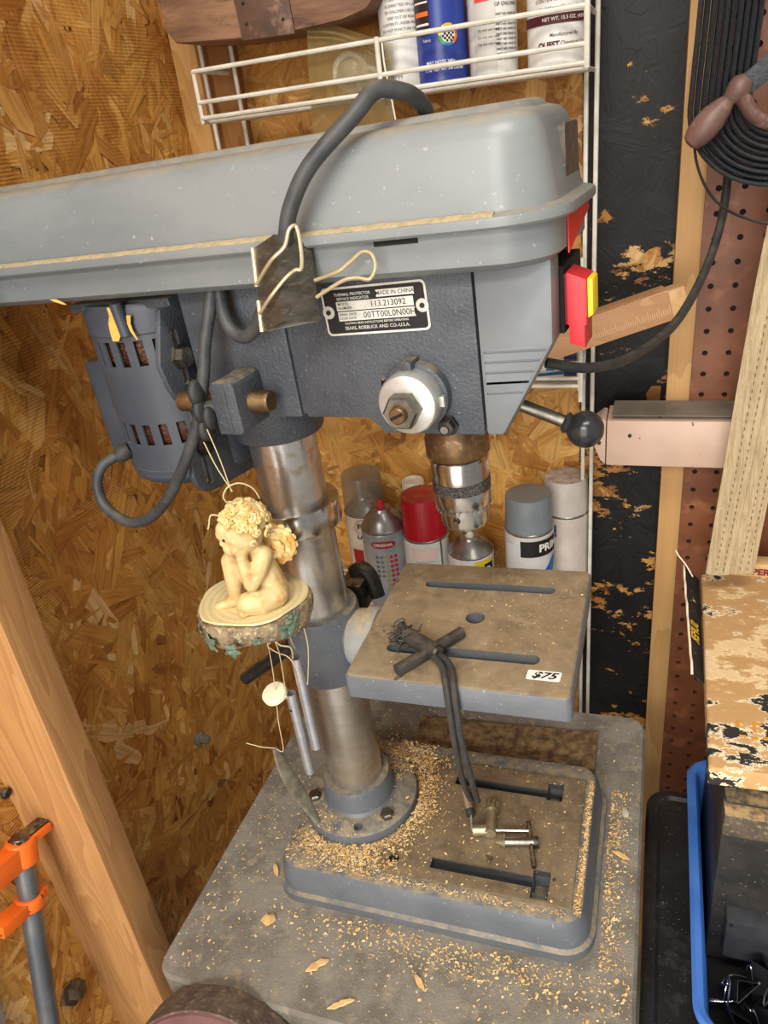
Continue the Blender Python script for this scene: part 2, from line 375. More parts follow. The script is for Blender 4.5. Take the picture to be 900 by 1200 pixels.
# ------------------------------------------------------------------ stand
frame(FB)
st = thing('work_stand', (-.23, .53, -.72), 'grey topped stand carrying the drill press, strewn with sawdust', 'stand')
M_top = mat('stand_top', (138, 132, 122), (112, 106, 97), (150, 140, 122), rough=.85, scale=26, bump=.5, bscale=500, speck=((182, 150, 104), 330))
G().loft(rlevels(-.459, -.008, .318, .754, .022, [(-.03, .002), (-.028, 0), (-.004, 0), (0, .003)])).build('top', M_top, st)
G().box(-.43, -.03, .34, .735, -.10, -.031).build('apron', M_iron, st, bevel=.003)
for x in (-.415, -.045):
    for y in (.355, .72): G().box(x-.016, x+.016, y-.016, y+.016, -.70, -.101).build('leg', M_iron, st, bevel=.002)
G().obox((-.175, .672, .0045), (.112, .004, 0), (-.001, .034, 0), (0, 0, .004)).build('wood_plank', mat('stained_plank', (92, 66, 44), (66, 48, 34), rough=.7, scale=30, stretch=(.3, 2, 1), dust=.5), label='thin brown plank lying on the stand behind the press base', cat='plank', bevel=.001)

# ------------------------------------------------------------------ drill press
dp = thing('drill_press', (-.21, .525, 0), 'grey bench drill press with belt cover, column, tilting table and cast base', 'drill press')
base = G().loft(rlevels(-.374, -.046, .421, .632, .03, [(.0, 0), (.010, .0), (.0125, .004), (.034, .007), (.041, .011), (.0435, .018)])).build('base', M_paint, dp)
M_plate = mat('worked_iron', (132, 118, 98), (106, 94, 77), (146, 131, 108), rough=.5, metal=.35, scale=24, dust=.5, dustc=(150, 128, 92), speck=((60, 50, 42), 60))
pl = [(-.252, .598), (-.268, .592), (-.272, .578), (-.262, .566), (-.248, .556), (-.232, .52), (-.236, .486), (-.252, .474), (-.262, .462), (-.26, .449), (-.247, .4435), (-.066, .4435), (-.066, .598)]
pl_o = G().prism(pl, 'xy', .036, .046).build('base_plate', M_plate, base, label='worn bare metal plate of the base', bevel=.0012)
def tslots():
    a = G().box(-.206, -.09, .458, .471, .02, .06); b = G().box(-.105, -.0885, .447, .479, .02, .06)
    c = G().box(-.206, -.09, .566, .578, .02, .06); d = G().box(-.105, -.0885, .5635, .5885, .02, .06)
    e = G().cyl((-.249, .581, .03), (-.249, .581, .06), .0058, n=20); f = G().cyl((-.245, .461, .03), (-.245, .461, .06), .0058, n=20)
    return a, b, c, d, e, f
cut(base, *tslots()); cut(pl_o, *tslots())
CX, CY = -.305, .53
fl = G().lathe((CX, CY, 0), (0, 0, 1), [(.063, .042), (.064, .047), (.063, .055), (.060, .057), (.041, .058), (.0385, .061), (.0375, .083), (.036, .086), (.030, .086)], 64).build('column_flange', M_paint, dp)
for a in (205, 325, 85): G().lathe((CX+.051*math.cos(math.radians(a)), CY+.051*math.sin(math.radians(a)), .057), (0, 0, 1), [(.0075, 0), (.0075, .005), (.006, .0065)], 6).build('bolt', M_dull, fl, label='steel flange bolt')
cut(fl, G().cyl((CX+.052*math.cos(math.radians(-72)), CY+.052*math.sin(math.radians(-72)), .05), (CX+.052*math.cos(math.radians(-72)), CY+.052*math.sin(math.radians(-72)), .07), .005, n=16))
G().cyl((CX, CY, .05), (CX, CY, .53), .0293, n=64).build('column', M_steel, dp)
G().lathe((CX, CY, 0), (0, 0, 1), [(.030, .398), (.0378, .398), (.0385, .400), (.0385, .420), (.0378, .4215), (.030, .4215)], 64).build('stop_collar', M_chrome, dp, label='shiny steel collar ring on the column')
# table bracket
br = G().lathe((CX, CY, 0), (0, 0, 1), [(.0305, .232), (.037, .232), (.0375, .235), (.0375, .303), (.036, .306), (.0305, .306)], 64).build('table_bracket', M_paint, dp)
G().lathe((CX+.030, CY-.004, .275), (1, -.03, 0), [(.022, 0), (.027, .004), (.028, .010), (.028, .018), (.031, .019), (.031, .031), (.029, .032)], 48).build('tilt_joint', mat('light_cast', (158, 160, 160), (140, 140, 136), rough=.45, scale=20, dust=.9, dustc=(200, 172, 118)), br)
G().box(-.26, -.10, .50, .545, .262, .289).build('table_arm', M_paint, br, bevel=.005)
G().tube([(-.432, .552, .18), (-.385, .557, .214), (-.34, .562, .25)], .0075, 12, 4).build('crank_handle', M_iron, br, label='black crank rod behind the column')
G().box(-.302, -.276, .566, .60, .27, .305).build('lock_block', M_iron, br, bevel=.006)
G().tube([(-.292, .588, .306), (-.281, .59, .311), (-.272, .588, .301), (-.267, .584, .282)], (lambda t: .008), 10, 5).build('lock_lever', M_iron, br)
# table
tb = G().loft(rlevels(-.239, -.0565, .4275, .6035, .005, [(.2885, .003), (.2905, .0), (.310, .0), (.3115, .001), (.312, .0025)])).build('table', M_paint, dp)
M_ttop = mat('table_face', (152, 136, 112), (128, 112, 90), (168, 152, 128), rough=.5, metal=.25, scale=22, dust=.5, dustc=(170, 148, 112), speck=((70, 58, 48), 60))
tt = G().loft(rlevels(-.2372, -.0583, .4293, .6017, .004, [(.3115, 0), (.3128, 0), (.3131, .0012)]))  .build('table_top', M_ttop, tb, label='brown worn top face of the drill press table')
def stad(x0, x1, y, w, z0, z1): return G().loft([[(a, b, z) for a, b in rrect(x0, x1, y-w/2, y+w/2, w/2-.0001, 6)] for z in (z0, z1)])
cs = lambda: (stad(-.214, -.085, .4685, .0125, .27, .33), stad(-.207, -.085, .567, .0115, .302, .33), G().cyl((-.148, .518, .296), (-.148, .518, .33), .0085, n=28))
cut(tb, *cs()); cut(tt, *cs())

# ---- head
frame(FH)
head = G().prism([(-.03, .535), (-.022, .5195), (.0572, .5195), (.0572, .622), (-.03, .622)], 'xz', -.05, .05)
head.prism([(.0615, .5195), (.113, .5195), (.124, .508), (.199, .508), (.199, .622), (.0615, .622)], 'xz', -.05, .05).box(.05, .07, -.047, .047, .521, .621)
hd = head.build('head_casting', M_cast, dp, bevel=.002)
G().lathe((0, 0, 0), (0, 0, 1), [(.0295, .488), (.037, .488), (.0385, .491), (.0385, .522)], 56).build('column_socket', M_cast, hd)
nose = G().prism([(.2005, .6215), (.249, .6215), (.248, .571), (.2125, .509), (.2005, .509)], 'xz', -.052, -.030)
M_nose = mat('nose_plastic', (118, 123, 126), (108, 113, 117), rough=.4, scale=12)
G().prism([(.2005, .6215), (.240, .6215), (.2385, .573), (.206, .511), (.2005, .511)], 'xz', -.031, .05).build('front_block', M_dark, hd)  # near-black colour stands for the shade in the recess behind the nose cover
nz = nose.build('nose_cover', M_nose, hd, bevel=.003, label='smooth grey front cover with five grooves')
cut(nz, *[G().obox(((.2035+e)/2, -.052, z), ((e-.2035)/2, 0, .0006), (0, .0012, 0), (0, 0, .0008)) for z, e in ((.5665, .2435), (.560, .2395), (.553, .2355), (.546, .2315), (.539, .2275))])
G().lathe((.2365, -.035, .6075), (0, 0, 1), [(.0038, 0), (.0038, .016)], 12).build('bolt', mat('rusty_bolt', (112, 70, 56), rough=.7), nz)
# belt cover
cv = G().loft(rlevels(-.29, .255, -.078, .056, .034, [(.6195, .012), (.6205, .006), (.6245, .0005), (.6435, 0), (.644, -.0055), (.6455, -.007), (.649, -.007), (.6505, -.0065), (.6525, .001), (.656, .002), (.688, .007), (.695, .0095), (.6995, .0145), (.7015, .022), (.702, .032)], 8)).build('belt_cover', M_cover, dp)
G().loft(rlevels(-.26, .232, -.042, .04, .025, [(.7, -.004), (.7045, .0), (.7055, .004)])).build('cover_ridge', M_cover, cv)
rd = random.Random(9); rd_r = []
for k in range(121):
    u_ = -.27+.495*k/120; hh = .0006+rd.uniform(0, .0007); w0 = -.0838+rd.uniform(-.0006, .0004); w1 = -.0795+rd.uniform(-.0008, .0008)
    rd_r.append([V((u_, w0, .6504)), V((u_, (w0+w1)/2, .6514+hh)), V((u_, w1+.001, .6526+hh*.6)), V((u_, w1, .649))])
G().loft(rd_r).build('rim_dust', mat('tan_dust', (172, 154, 120), (150, 136, 108), rough=.95, scale=200), cv, kind='stuff')
G().box(.150, .178, -.0792, -.0775, .6405, .6437).build('latch_slot', M_dark, cv)
G().loft([[(.2522+.0004*k, a, b) for a, b in rrect(-.018, .022, .658, .690, .004)] for k in (-12, 0)]).build('end_label', mat('grimy_label', (92, 80, 70), (70, 62, 58), (120, 110, 98), rough=.5, scale=60), cv, label='grimy faded label on the cover end')
G().raw([(u, v, z) for u in (.2552, .256) for v, z in ((-.034, .6425), (.03, .6425), (.034, .637), (-.034, .6205))],
        [(0, 1, 2, 3), (4, 5, 6, 7), (0, 1, 5, 4), (1, 2, 6, 5), (2, 3, 7, 6), (3, 0, 4, 7)]).build('warning_sticker', mat('red_sticker', (214, 24, 30), rough=.35), cv, label='red triangular sticker under the rim', smooth=0)
# nameplate
a6 = math.radians(1.4)
def npf(d): return lambda x, y: (.1305+x*math.cos(a6)-y*math.sin(a6), -.0503-d, .5975+x*math.sin(a6)+y*math.cos(a6))
def card(w_, h_, r_, d0, d1, cx=0, cy=0):
    return G().loft([[npf(d)(a+cx, b+cy) for a, b in rrect(-w_/2, w_/2, -h_/2, h_/2, r_, 4)] for d in (d0, d1)])
M_alu = mat('plate_white', (226, 224, 214), (206, 203, 192), rough=.45, scale=80)
npl = card(.0765, .0325, .0035, 0, .0008).build('nameplate', M_alu, hd, label='metal nameplate with model number on the head')
card(.0735, .0295, .0025, .0006, .00095).build('black_field', M_ink, npl)
for sx in (-1, 1):
    G().cyl(npf(.0007)(sx*.0345, 0), npf(.0013)(sx*.0345, 0), .0044, n=20).build('rivet_pad', M_alu, npl)
    G().cyl(npf(.0009)(sx*.0345, 0), npf(.0022)(sx*.0345, 0), .0017, n=12).build('rivet', M_iron, npl)
card(.0565, .0062, .0003, .0009, .00115, .0005, .0035).build('number_strip', M_alu, npl)
card(.0565, .0062, .0003, .0009, .00115, .0008, -.0034).build('number_strip', M_alu, npl)
card(.027, .0046, .0003, .0009, .00115, .0165, .0101).build('origin_strip', M_alu, npl)
lt = G()
for s_, z_, x_, y_, al in (('MADE IN CHINA', .0037, .0165, .0101, 'CENTER'), ('MODEL', .0026, -.0265, .0049, 'LEFT'), ('NUMBER', .0026, -.0265, .0022, 'LEFT'), ('113.213092', .0055, .0105, .0035, 'CENTER'),
                   ('SERIAL DATE', .0023, -.0268, -.0021, 'LEFT'), ('CODE DATE', .0023, -.0268, -.0047, 'LEFT'), ('00TT00L0N00H', .0057, .0105, -.0034, 'CENTER')):
    q = text(s_, z_, lambda x, y: npf(.0013)(x+x_, y+y_), .00002, al); lt.raw(q.v, q.f)
lt.build('dark_lettering', M_ink, npl, smooth=0, kind='stuff')
lt = G()
for s_, z_, x_, y_, al in (('THERMAL PROTECTOR', .0026, -.0145, .0112, 'CENTER'), ('SERVICE INDICATOR', .0026, -.0145, .0083, 'CENTER'), ('CAUTION: READ INSTRUCTIONS BEFORE OPERATING', .00195, 0, -.0082, 'CENTER'), ('SEARS, ROEBUCK AND CO.-U.S.A.', .0032, 0, -.0115, 'CENTER')):
    q = text(s_, z_, lambda x, y: npf(.0013)(x+x_, y+y_), .00003, al); lt.raw(q.v, q.f)
lt.build('light_lettering', M_alu, npl, smooth=0, kind='stuff')
# depth dial on the side
DU, DZ = .1545, .5385
hub = G().lathe((DU, -.05, DZ), (0, -1, 0), [(.0235, -.002), (.0235, .008), (.0215, .009)], 40).build('dial_seat', M_cast, hd)
G().lathe((DU, -.0585, DZ), (0, -1, 0), [(.0205, 0), (.0212, .001), (.0212, .013), (.020, .0155), (.0188, .016), (.004, .016)], 48).build('depth_dial', M_silver, hub, label='silver round dial on the head')
G().lathe((DU-.001, -.0745, DZ-.002), (0, -1, 0), [(.0125, 0), (.0125, .009), (.011, .0105), (.007, .0105)], 6).build('hex_nut', M_dull, hub)
G().lathe((DU-.001, -.083, DZ-.002), (0, -1, 0), [(.0062, 0), (.0058, .006), (.005, .0068)], 20).build('stud_end', M_brass, hub, label='copper coloured slotted stud end')
G().obox((DU-.001, -.0897, DZ-.002), (.0045, 0, .002), (0, .0003, 0), (-.0005, 0, .0009)).build('slot', M_dark, hub)
G().box(DU-.004, DU+.003, -.066, -.05, DZ+.0195, DZ+.0265).build('dial_lug', M_cast, hub, bevel=.001)
G().cyl((DU-.024, -.056, DZ+.004), (DU-.018, -.066, DZ+.016), .0015, n=8).build('dial_pointer', M_iron, hub)
G().box(DU+.0195, DU+.0235, -.066, -.062, DZ-.004, DZ+.003).build('dial_tab', M_silver, hub)
G().lathe((.1735, -.05, .5155), (0, -1, 0), [(.0075, 0), (.0075, .003), (.0058, .003), (.0058, .008), (.003, .0085)], 6).build('lock_nut', M_iron, hd)
G().cyl((.1735, -.0575, .5155), (.1735, -.0605, .5155), .0028, n=12).build('set_screw', M_dull, hd)
# quill, chuck
QU = .159
G().lathe((QU, 0, 0), (0, 0, 1), [(.0238, .4725), (.0248, .474), (.0248, .4875), (.0238, .489), (.021, .509)], 48).build('quill_collar', M_brass, hd, label='brown bronze collar under the head')
ck = G().lathe((QU, 0, 0), (0, 0, 1), [(.0165, .473), (.020, .4715), (.0216, .469), (.0226, .4665), (.0226, .4525)], 48).build('chuck', M_chrome, dp)
G().lathe((QU, 0, 0), (0, 0, 1), [(.0226, .4525), (.0231, .4522), (.0231, .4432), (.0226, .443)], 90).build('knurled_band', mat('knurl', (120, 118, 116), (70, 68, 66), rough=.35, metal=1, scale=700, bump=.8, bscale=900, detail=1), ck)
G().lathe((QU, 0, 0), (0, 0, 1), [(.0226, .443), (.0226, .431), (.0218, .4298), (.018, .4295)], 48).build('sleeve', M_chrome, ck)
lo = G().lathe((QU, 0, 0), (0, 0, 1), [(.0190, .4315), (.0193, .415), (.0182, .4115), (.0140, .4085), (.010, .407), (.0055, .4065)], 48).build('chuck_body', M_chrome, ck)
cut(lo, G().cyl((QU, -.03, .4215), (QU, -.009, .4215), .0029, n=16))
teeth = G()
for k in range(30):
    a = 2*PI*k/30; c, s_ = math.cos(a), math.sin(a)
    teeth.obox((QU+.0211*c, .0211*s_, .4285), (.0012*c, .0012*s_, 0), (-.0011*s_, .0011*c, 0), (0, 0, .0022))
teeth.build('gear_teeth', M_chrome, ck, smooth=0, kind='stuff')
for k in range(3):
    a = 2*PI*k/3+.4; G().obox((QU+.003*math.cos(a), .003*math.sin(a), .4055), (.0025*math.cos(a), .0025*math.sin(a), 0), (-.0018*math.sin(a), .0018*math.cos(a), 0), (0, 0, .0035)).build('jaw', M_iron, ck)
# feed lever with ball
fe = G().cyl((.17, .02, .5185), (.243, .02, .4885), .0048, n=16).build('feed_lever', M_dull, hd, label='steel feed lever rod')
G().lathe((.237, .02, .491), (.075, 0, -.031), [(.0062, 0), (.0085, .002), (.0065, .0055)], 20).build('ball_neck', M_black, fe)
G().ball((.2525, .02, .485), .0138, 28, 18).build('ball_knob', mat('black_bakelite', (38, 38, 42), (52, 50, 50), rough=.25, scale=60), fe, label='glossy black ball knob')
# switch
sw = G().box(.2395, .2505, -.028, .03, .570, .612).build('switch_plate', M_dark, hd, bevel=.001)
G().box(.2505, .2535, -.0275, .0, .5755, .607).build('switch_recess', mat('red_in_shade', (120, 22, 40), rough=.4), sw, bevel=.0005)  # same red plastic, darkened in colour for the shade in the recess
G().prism([(.2525, .6085), (.2645, .6035), (.2645, .5755), (.2632, .5750), (.2632, .5608), (.2535, .5640), (.2535, .5755), (.2525, .5765)], 'xz', -.030, -.004).build('switch_paddle', M_red, sw, bevel=.0009, label='red switch paddle')
G().prism([(.2646, .6035), (.2680, .6025), (.2680, .5810), (.2646, .5790)], 'xz', -.027, -.008).build('safety_key', M_yellow, sw, bevel=.0008, label='yellow safety key')
# motor
MU, MV, MR = -.094, .0, .0595
def motor_shell():
    g = G(); nb = 96; zs = [.466, .4955, .5145, .5635, .584, .597]
    def slot(j, k):
        a = 360*j/nb
        return k in (1, 3) and any(abs(((a-c+180) % 360)-180-1.875) < 2.2 for c in [225+15*q for q in range(0, 10)])
    rings = []
    for rr in (MR, MR-.002):
        for z in zs: rings.append([V((MU+rr*math.cos(2*PI*j/nb), MV+rr*math.sin(2*PI*j/nb), z)) for j in range(nb)])
    g.v = [p for r_ in rings for p in r_]; n = len(zs)
    for k in range(n-1):
        for j in range(nb):
            j2 = (j+1) % nb
            if slot(j, k):
                for (a, b_) in (((j, k), (j, k+1)), ((j2, k+1), (j2, k)), ((j, k), (j2, k)), ((j2, k+1), (j, k+1))):
                    if (a[0] == b_[0] and slot((a[0]-1) % nb if a[0] == j else a[0], k)) : continue
                    g.f.append((a[1]*nb+a[0], b_[1]*nb+b_[0], (n+b_[1])*nb+b_[0], (n+a[1])*nb+a[0]))
            else:
                for o in (0, n): g.f.append(((o+k)*nb+j, (o+k)*nb+j2, (o+k+1)*nb+j2, (o+k+1)*nb+j))
    return g
mo = motor_shell().build('motor', M_motor, dp, label='grey vented electric motor')
G().lathe((MU, MV, 0), (0, 0, 1), [(.03, .455), (.051, .4565), (.0565, .460), (.0593, .465), (.0598, .472), (.0593, .4723), (.045, .4723)], 64).build('end_bell', M_motor, mo)
G().lathe((MU, MV, 0), (0, 0, 1), [(.045, .588), (.0597, .588), (.0605, .589), (.0605, .606), (.058, .612), (.03, .613)], 64).build('end_bell', M_motor, mo)
G().lathe((MU, MV, 0), (0, 0, 1), [(.04, .474), (.0535, .478), (.0535, .585), (.04, .59)], 40).build('core', M_dark, mo)
M_cu = mat('copper_windings', (70, 34, 24), (28, 20, 18), (150, 90, 46), rough=.5, metal=.4, scale=260)
for z in (.505, .5738): G().lathe((MU, MV, z), (0, 0, 1), [(.0535, -.012), (.0562, -.006), (.0562, .006), (.0535, .012)], 40).build('winding', M_cu, mo, label='copper winding seen through the vents')
G().loft([[(a, b, z) for a, b in rrect(-.19, -.14, -.012, .05, .006)] for z in (.468, .555)]).build('capacitor_box', M_motor, mo, bevel=.003)
G().cyl((MU+.013, MV-.059, .59), (MU+.013, MV-.061, .615), .005, n=16).build('tie_bolt', M_motor, mo)
G().cyl((MU-.045, MV-.03, .450), (MU-.045, MV-.03, .458), .004, n=10).build('tie_bolt', M_motor, mo)
G().lathe((-.126, -.050, .4875), (-.7, -.7, -.25), [(.0065, 0), (.0075, .003), (.0075, .008), (.0055, .013)], 16).build('cord_grip', M_black, mo)
# motor plate, slots, bolts
PU = -.041
po = [(-.062, .608), (-.078, .57), (-.074, .55), (-.069, .54), (-.0595, .5305), (-.0595, .512), (-.067, .50), (-.0765, .478), (-.074, .467), (-.064, .458), (-.05, .455), (.007, .449), (.05, .455), (.06, .608)]
mp = G().prism(po, 'yz', PU-.003, PU+.002).build('motor_plate', M_cast, dp, bevel=.0012)
def vslot(v, z0, z1, w_): return G().loft([[(u, a, b) for a, b in rrect(v-w_/2, v+w_/2, z0, z1, w_/2-.0002, 5)] for u in (PU-.01, PU+.01)])
cut(mp, vslot(-.0545, .548, .592, .008), vslot(-.0585, .463, .493, .008))
bl = G().lathe((PU+.002, -.0545, .570), (1, 0, 0), [(.0105, 0), (.0105, .0015), (.0082, .0015), (.0082, .008), (.006, .0092)], 6).build('plate_bolt', M_dull, mp)
G().lathe((PU+.002, -.0565, .4965), (1, 0, 0), [(.0095, 0), (.0095, .0015), (.0075, .0015), (.0075, .006), (.005, .007)], 6).build('plate_bolt', M_iron, mp)
G().box(-.14, PU+.002, -.05, .05, .607, .614).build('plate_flange', M_cast, mp, bevel=.001)
lug = G().prism([(.006, .519), (.006, .555), (.009, .559), (.025, .559), (.028, .556), (.028, .521), (.025, .519)], 'xz', -.086, -.045).build('slide_lug', M_cast, hd, bevel=.003)
G().box(.016, .0195, -.0868, -.085, .521, .553).build('lug_seam', M_cast, lug, bevel=.0006)
G().lathe((-.038, -.066, .5385), (1, 0, 0), [(.0082, 0), (.0082, .080), (.0072, .082)], 28).build('slide_rod', M_brass, mp, label='copper coloured rod end')
G().lathe((-.06, .045, .539), (1, 0, 0), [(.0082, 0), (.0082, .07)], 28).build('slide_rod', M_dull, mp)
kn = G().cyl((.006, -.076, .538), (-.004, -.083, .538), .0065, n=16)
for dz, rr in ((.0135, .0072), (0, .0082), (-.0145, .0068)): kn.ball((-.006, -.085, .538+dz), V((.0055, .0085, rr+.003)), 16, 12)
kn.ball((.002, -.088, .533), V((.0045, .006, .009)), 14, 10)
kn.build('lobed_knob', M_black, lug, label='black lobed locking knob')
# wood curls stuck on the motor
M_curl = mat('fresh_wood', (232, 188, 96), (214, 164, 78), rough=.6, scale=60)
def curl(pts, w_, h_, label):
    g = G(); n = len(pts)
    vs_ = [V(p)+V((s_*w_[i], 0, 0))+V((0, -.0006*d, 0)) for d in (0, 1) for i, p in enumerate(pts) for s_ in (-1, 1)]
    f = [(2*i, 2*i+1, 2*i+3, 2*i+2) for i in range(n-1)]+[(2*n+2*i, 2*n+2*i+1, 2*n+2*i+3, 2*n+2*i+2) for i in range(n-1)]
    f += [(2*i, 2*i+2, 2*n+2*i+2, 2*n+2*i) for i in range(n-1)]+[(2*i+1, 2*i+3, 2*n+2*i+3, 2*n+2*i+1) for i in range(n-1)]
    g.raw(vs_, f).build('wood_shaving', M_curl, label=label, cat='wood shaving', smooth=60)
curl([(-.088, -.0612, .612), (-.087, -.0620, .606), (-.087, -.0630, .600), (-.0875, -.0625, .592), (-.091, -.0615, .586)], [.002, .0022, .0045, .0055, .003], 0, 'wide yellow wood shaving stuck on the motor top')
curl([(-.072, -.0600, .605), (-.0735, -.0605, .599), (-.073, -.0605, .593), (-.0705, -.0598, .586)], [.0022, .0016, .0014, .0006], 0, 'narrow curled wood shaving on the motor top')
curl([(-.122, -.0797, .6245), (-.117, -.0800, .6225), (-.111, -.0798, .620)], [.003, .003, .001], 0, 'tiny wood chip under the belt cover edge')

# ---- cords
cordA = G().tube([(0.1637, 0.0, 0.698), (0.1681, -0.016, 0.7077), (0.1691, -0.032, 0.7149), (0.166, -0.047, 0.7192), (0.1559, -0.06, 0.7214), (.1465, -.0745, .7105), (.121, -.088, .689), (.106, -.093, .668), (.098, -.093, .65), (.084, -.089, .632), (.063, -.076, .61), (.047, -.069, .594), (.034, -.0665, .5865), (.023, -.065, .591), (.018, -.063, .603), (.0175, -.061, .62)], .0049, 12, 8)
cordA.build('power_cord', M_cord, label='thick dark cord looping over the belt cover through the clip', cat='cord')
G().tube([(.014, -.064, .622), (.010, -.068, .606), (.004, -.074, .585), (-.002, -.079, .56), (-.016, -.083, .525), (-.04, -.084, .49), (-.07, -.082, .457), (-.10, -.08, .436), (-.124, -.08, .432), (-.146, -.078, .444), (-.1515, -.074, .463), (-.145, -.068, .479), (-.134, -.058, .485)], .0046, 12, 8).build('motor_cord', M_cord, label='dark cord hanging in a loop into the motor bottom', cat='cord')
frame(FA)
G().tube([(-0.0775, 0.555, 0.5293), (-0.0475, 0.57, 0.5201), (-0.0183, 0.62, 0.5132), (0.0141, 0.7, 0.5177), (0.0386, 0.77, 0.5465), (0.0526, 0.82, 0.5835), (0.0563, 0.84, 0.6228), (0.0563, 0.84, 0.6628)], .0040, 12, 8).build('hanging_cable', M_black, label='black cord curving from the press up behind the strap coil', cat='cord')

# ------------------------------------------------------------------ binder clips
frame(FH)
def clip(o, ux, uy, uz, s=1., mats=(None, None), label='', spread=None, group=None):
    """folded steel clip: two walls meeting at a ridge, rolled lips, two wire handles; o = centre of spine"""
    o, ux, uy, uz = V(o), V(ux).normalized()*s, V(uy).normalized()*s, V(uz).normalized()*s
    P = lambda a, b, c: o+ux*a+uy*b+uz*c
    th = thing('binder_clip', o, label, 'clip', group)
    g = G()
    def sheet(q, t):
        vs_ = [P(*p) for p in q]+[P(p[0]+t[0], p[1]+t[1], p[2]+t[2]) for p in q]
        g.raw(vs_, [(0, 1, 2, 3), (7, 6, 5, 4), (0, 4, 5, 1), (1, 5, 6, 2), (2, 6, 7, 3), (3, 7, 4, 0)])
    L_ = .024
    sheet([(-.016, .004, -L_), (0, -.013, -L_), (0, -.013, L_), (-.016, .004, L_)], (.0, .0011, 0))
    sheet([(0, -.013, -L_), (.018, .002, -L_*.98), (.018, .002, L_*.9), (0, -.013, L_)], (.0, .0011, 0))
    sheet([(-.016, .0045, -L_), (.018, .0025, -L_*.98), (.018, .0025, L_*.9), (-.016, .0045, L_)], (0, .0012, 0))
    g.build('body', mats[0], th, bevel=.0002, smooth=30)
    lp = G()
    lp.tube([P(-.0165, .004, -L_), P(-.0165, .004, -.006)], .0014*s, 8, 1).tube([P(-.0165, .004, .002), P(-.0165, .004, L_)], .0014*s, 8, 1)
    lp.build('rolled_lip', mats[1], th)
    G().tube([P(-.0155, -.001, .002), P(-.003, -.0155, .009), P(.006, -.0195, .014), P(.0095, -.0195, .0225), P(.0135, -.0175, .024), P(.0145, -.0165, .012), P(.0135, -.0165, .002), P(.010, -.0165, .0015), P(.004, -.0165, -.002), P(-.006, -.0115, -.009), P(-.0155, -.001, -.0145)], .0011*s, 8, 6).build('wire_handle', mats[1], th)
    if spread:
        G().tube([P(*q) for q in spread], .0011*s, 8, 6).build('wire_handle', mats[1], th)
    return th
M_clip = mat('clip_steel', (112, 106, 96), (86, 80, 72), (132, 124, 108), rough=.42, metal=.75, scale=50, stretch=(1, 1, 3), dust=.6)
M_wire = mat('clip_wire', (214, 200, 166), (196, 180, 140), rough=.35, metal=.6, scale=60)
clip((.0945, -.098, .6265), (.92, .39, .02), (-.355, .837, -.42), (-.14, .386, .91), 1.08, (M_clip, M_wire), 'steel binder clip holding the cord on the belt cover rim',
     spread=[(.018, .0, -.001), (.032, -.007, -.0005), (.040, -.0095, .003), (.047, -.013, .006), (.0525, -.015, .0035), (.054, -.0155, -.004), (.050, -.0145, -.0095), (.043, -.012, -.007), (.034, -.0085, -.0065), (.018, .0, -.0105)])

# ------------------------------------------------------------------ things on the table and base
frame(FB)
ky = thing('rubber_key_holder', (-.175, .462, .313), 'black rubber key holder with crossbar and long doubled cord lying on the table', 'key holder')
M_rub = mat('holder_rubber', (62, 58, 54), (44, 42, 40), rough=.5, scale=60, dust=.5, dustc=(120, 104, 80))
G().cyl((-.196, .4735, .3225), (-.166, .4575, .3215), .0072, .0066, 20).build('body', M_rub, ky)
G().cyl((-.166, .4575, .3215), (-.1635, .4562, .3214), .0052, .0048, 16).build('metal_end', M_dull, ky)
G().cyl((-.193, .4335, .3185), (-.1525, .489, .319), .0052, .0050, 16).build('crossbar', M_rub, ky)
w_g = G(); rw = random.Random(4)
for k in range(26):
    c = V((-.199, .4745, .3225)); pts = []
    for j in range(5): pts.append(c+V((rw.gauss(0, .006), rw.gauss(0, .006), rw.uniform(-.007, .008))))
    w_g.tube(pts, .0007, 5, 4)
w_g.build('tangled_threads', M_rub, ky, kind='stuff')
M_lan = mat('lanyard', (66, 62, 58), (50, 47, 45), rough=.7, scale=200, stretch=(1, 1, .3))
for d, e in ((0, 0), (.0075, .002)):
    G().tube([(-.178+d, .4615, .318), (-.167+d, .4535, .319), (-.158+d, .443, .3185), (-.1525+d*.9, .430, .3165), (-.150+d*.8, .4232, .309), (-.1495+d*.8, .4225, .29), (-.150+d*.8, .425, .26), (-.153+d*1.1, .440, .20), (-.160+d*.9, .475, .135), (-.172+d*.3+e, .520, .082), (-.188+d*.15, .546, .060)], .0028, 10, 8).build('cord', M_lan, ky)
G().cyl((-.1885, .5475, .059), (-.181, .531, .0515), .0046, n=14).build('crimp', mat('crimp', (196, 170, 150), rough=.35, metal=.8), ky, label='shiny metal crimp')
G().tube([(-.181, .531, .0515), (-.178, .5245, .0495)], .0045, 12, 1).build('cord_tip', M_black, ky)
G().tube([(-.178, .5255, .050), (-.1765, .519, .0485), (-.1745, .511, .0475), (-.1725, .509, .0475), (-.1735, .514, .048)], .0011, 8, 5).build('hook', M_silver, ky)
M_key = mat('key_steel', (186, 178, 152), (160, 150, 122), rough=.38, metal=.8, scale=80)
k1 = thing('chuck_key', (-.155, .515, .046), 'steel chuck key with gear head and sliding bar on the base', 'chuck key')
G().cyl((-.153, .503, .0535), (-.157, .531, .0535), .0062, n=20).build('shank', M_key, k1)
gr = G().cyl((-.157, .530, .0535), (-.1582, .5385, .0535), .0078, .0060, 20)
for k in range(10):
    a = 2*PI*k/10; gr.obox((-.158+.0075*math.cos(a), .5375, .0535+.0062*math.sin(a)), (.0012, 0, 0), (0, .0035, 0), (0, 0, .0012))
gr.build('gear_head', M_key, k1)
G().cyl((-.156, .5075, .0535), (-.116, .5155, .0525), .0024, n=12).build('bar', M_chrome, k1)
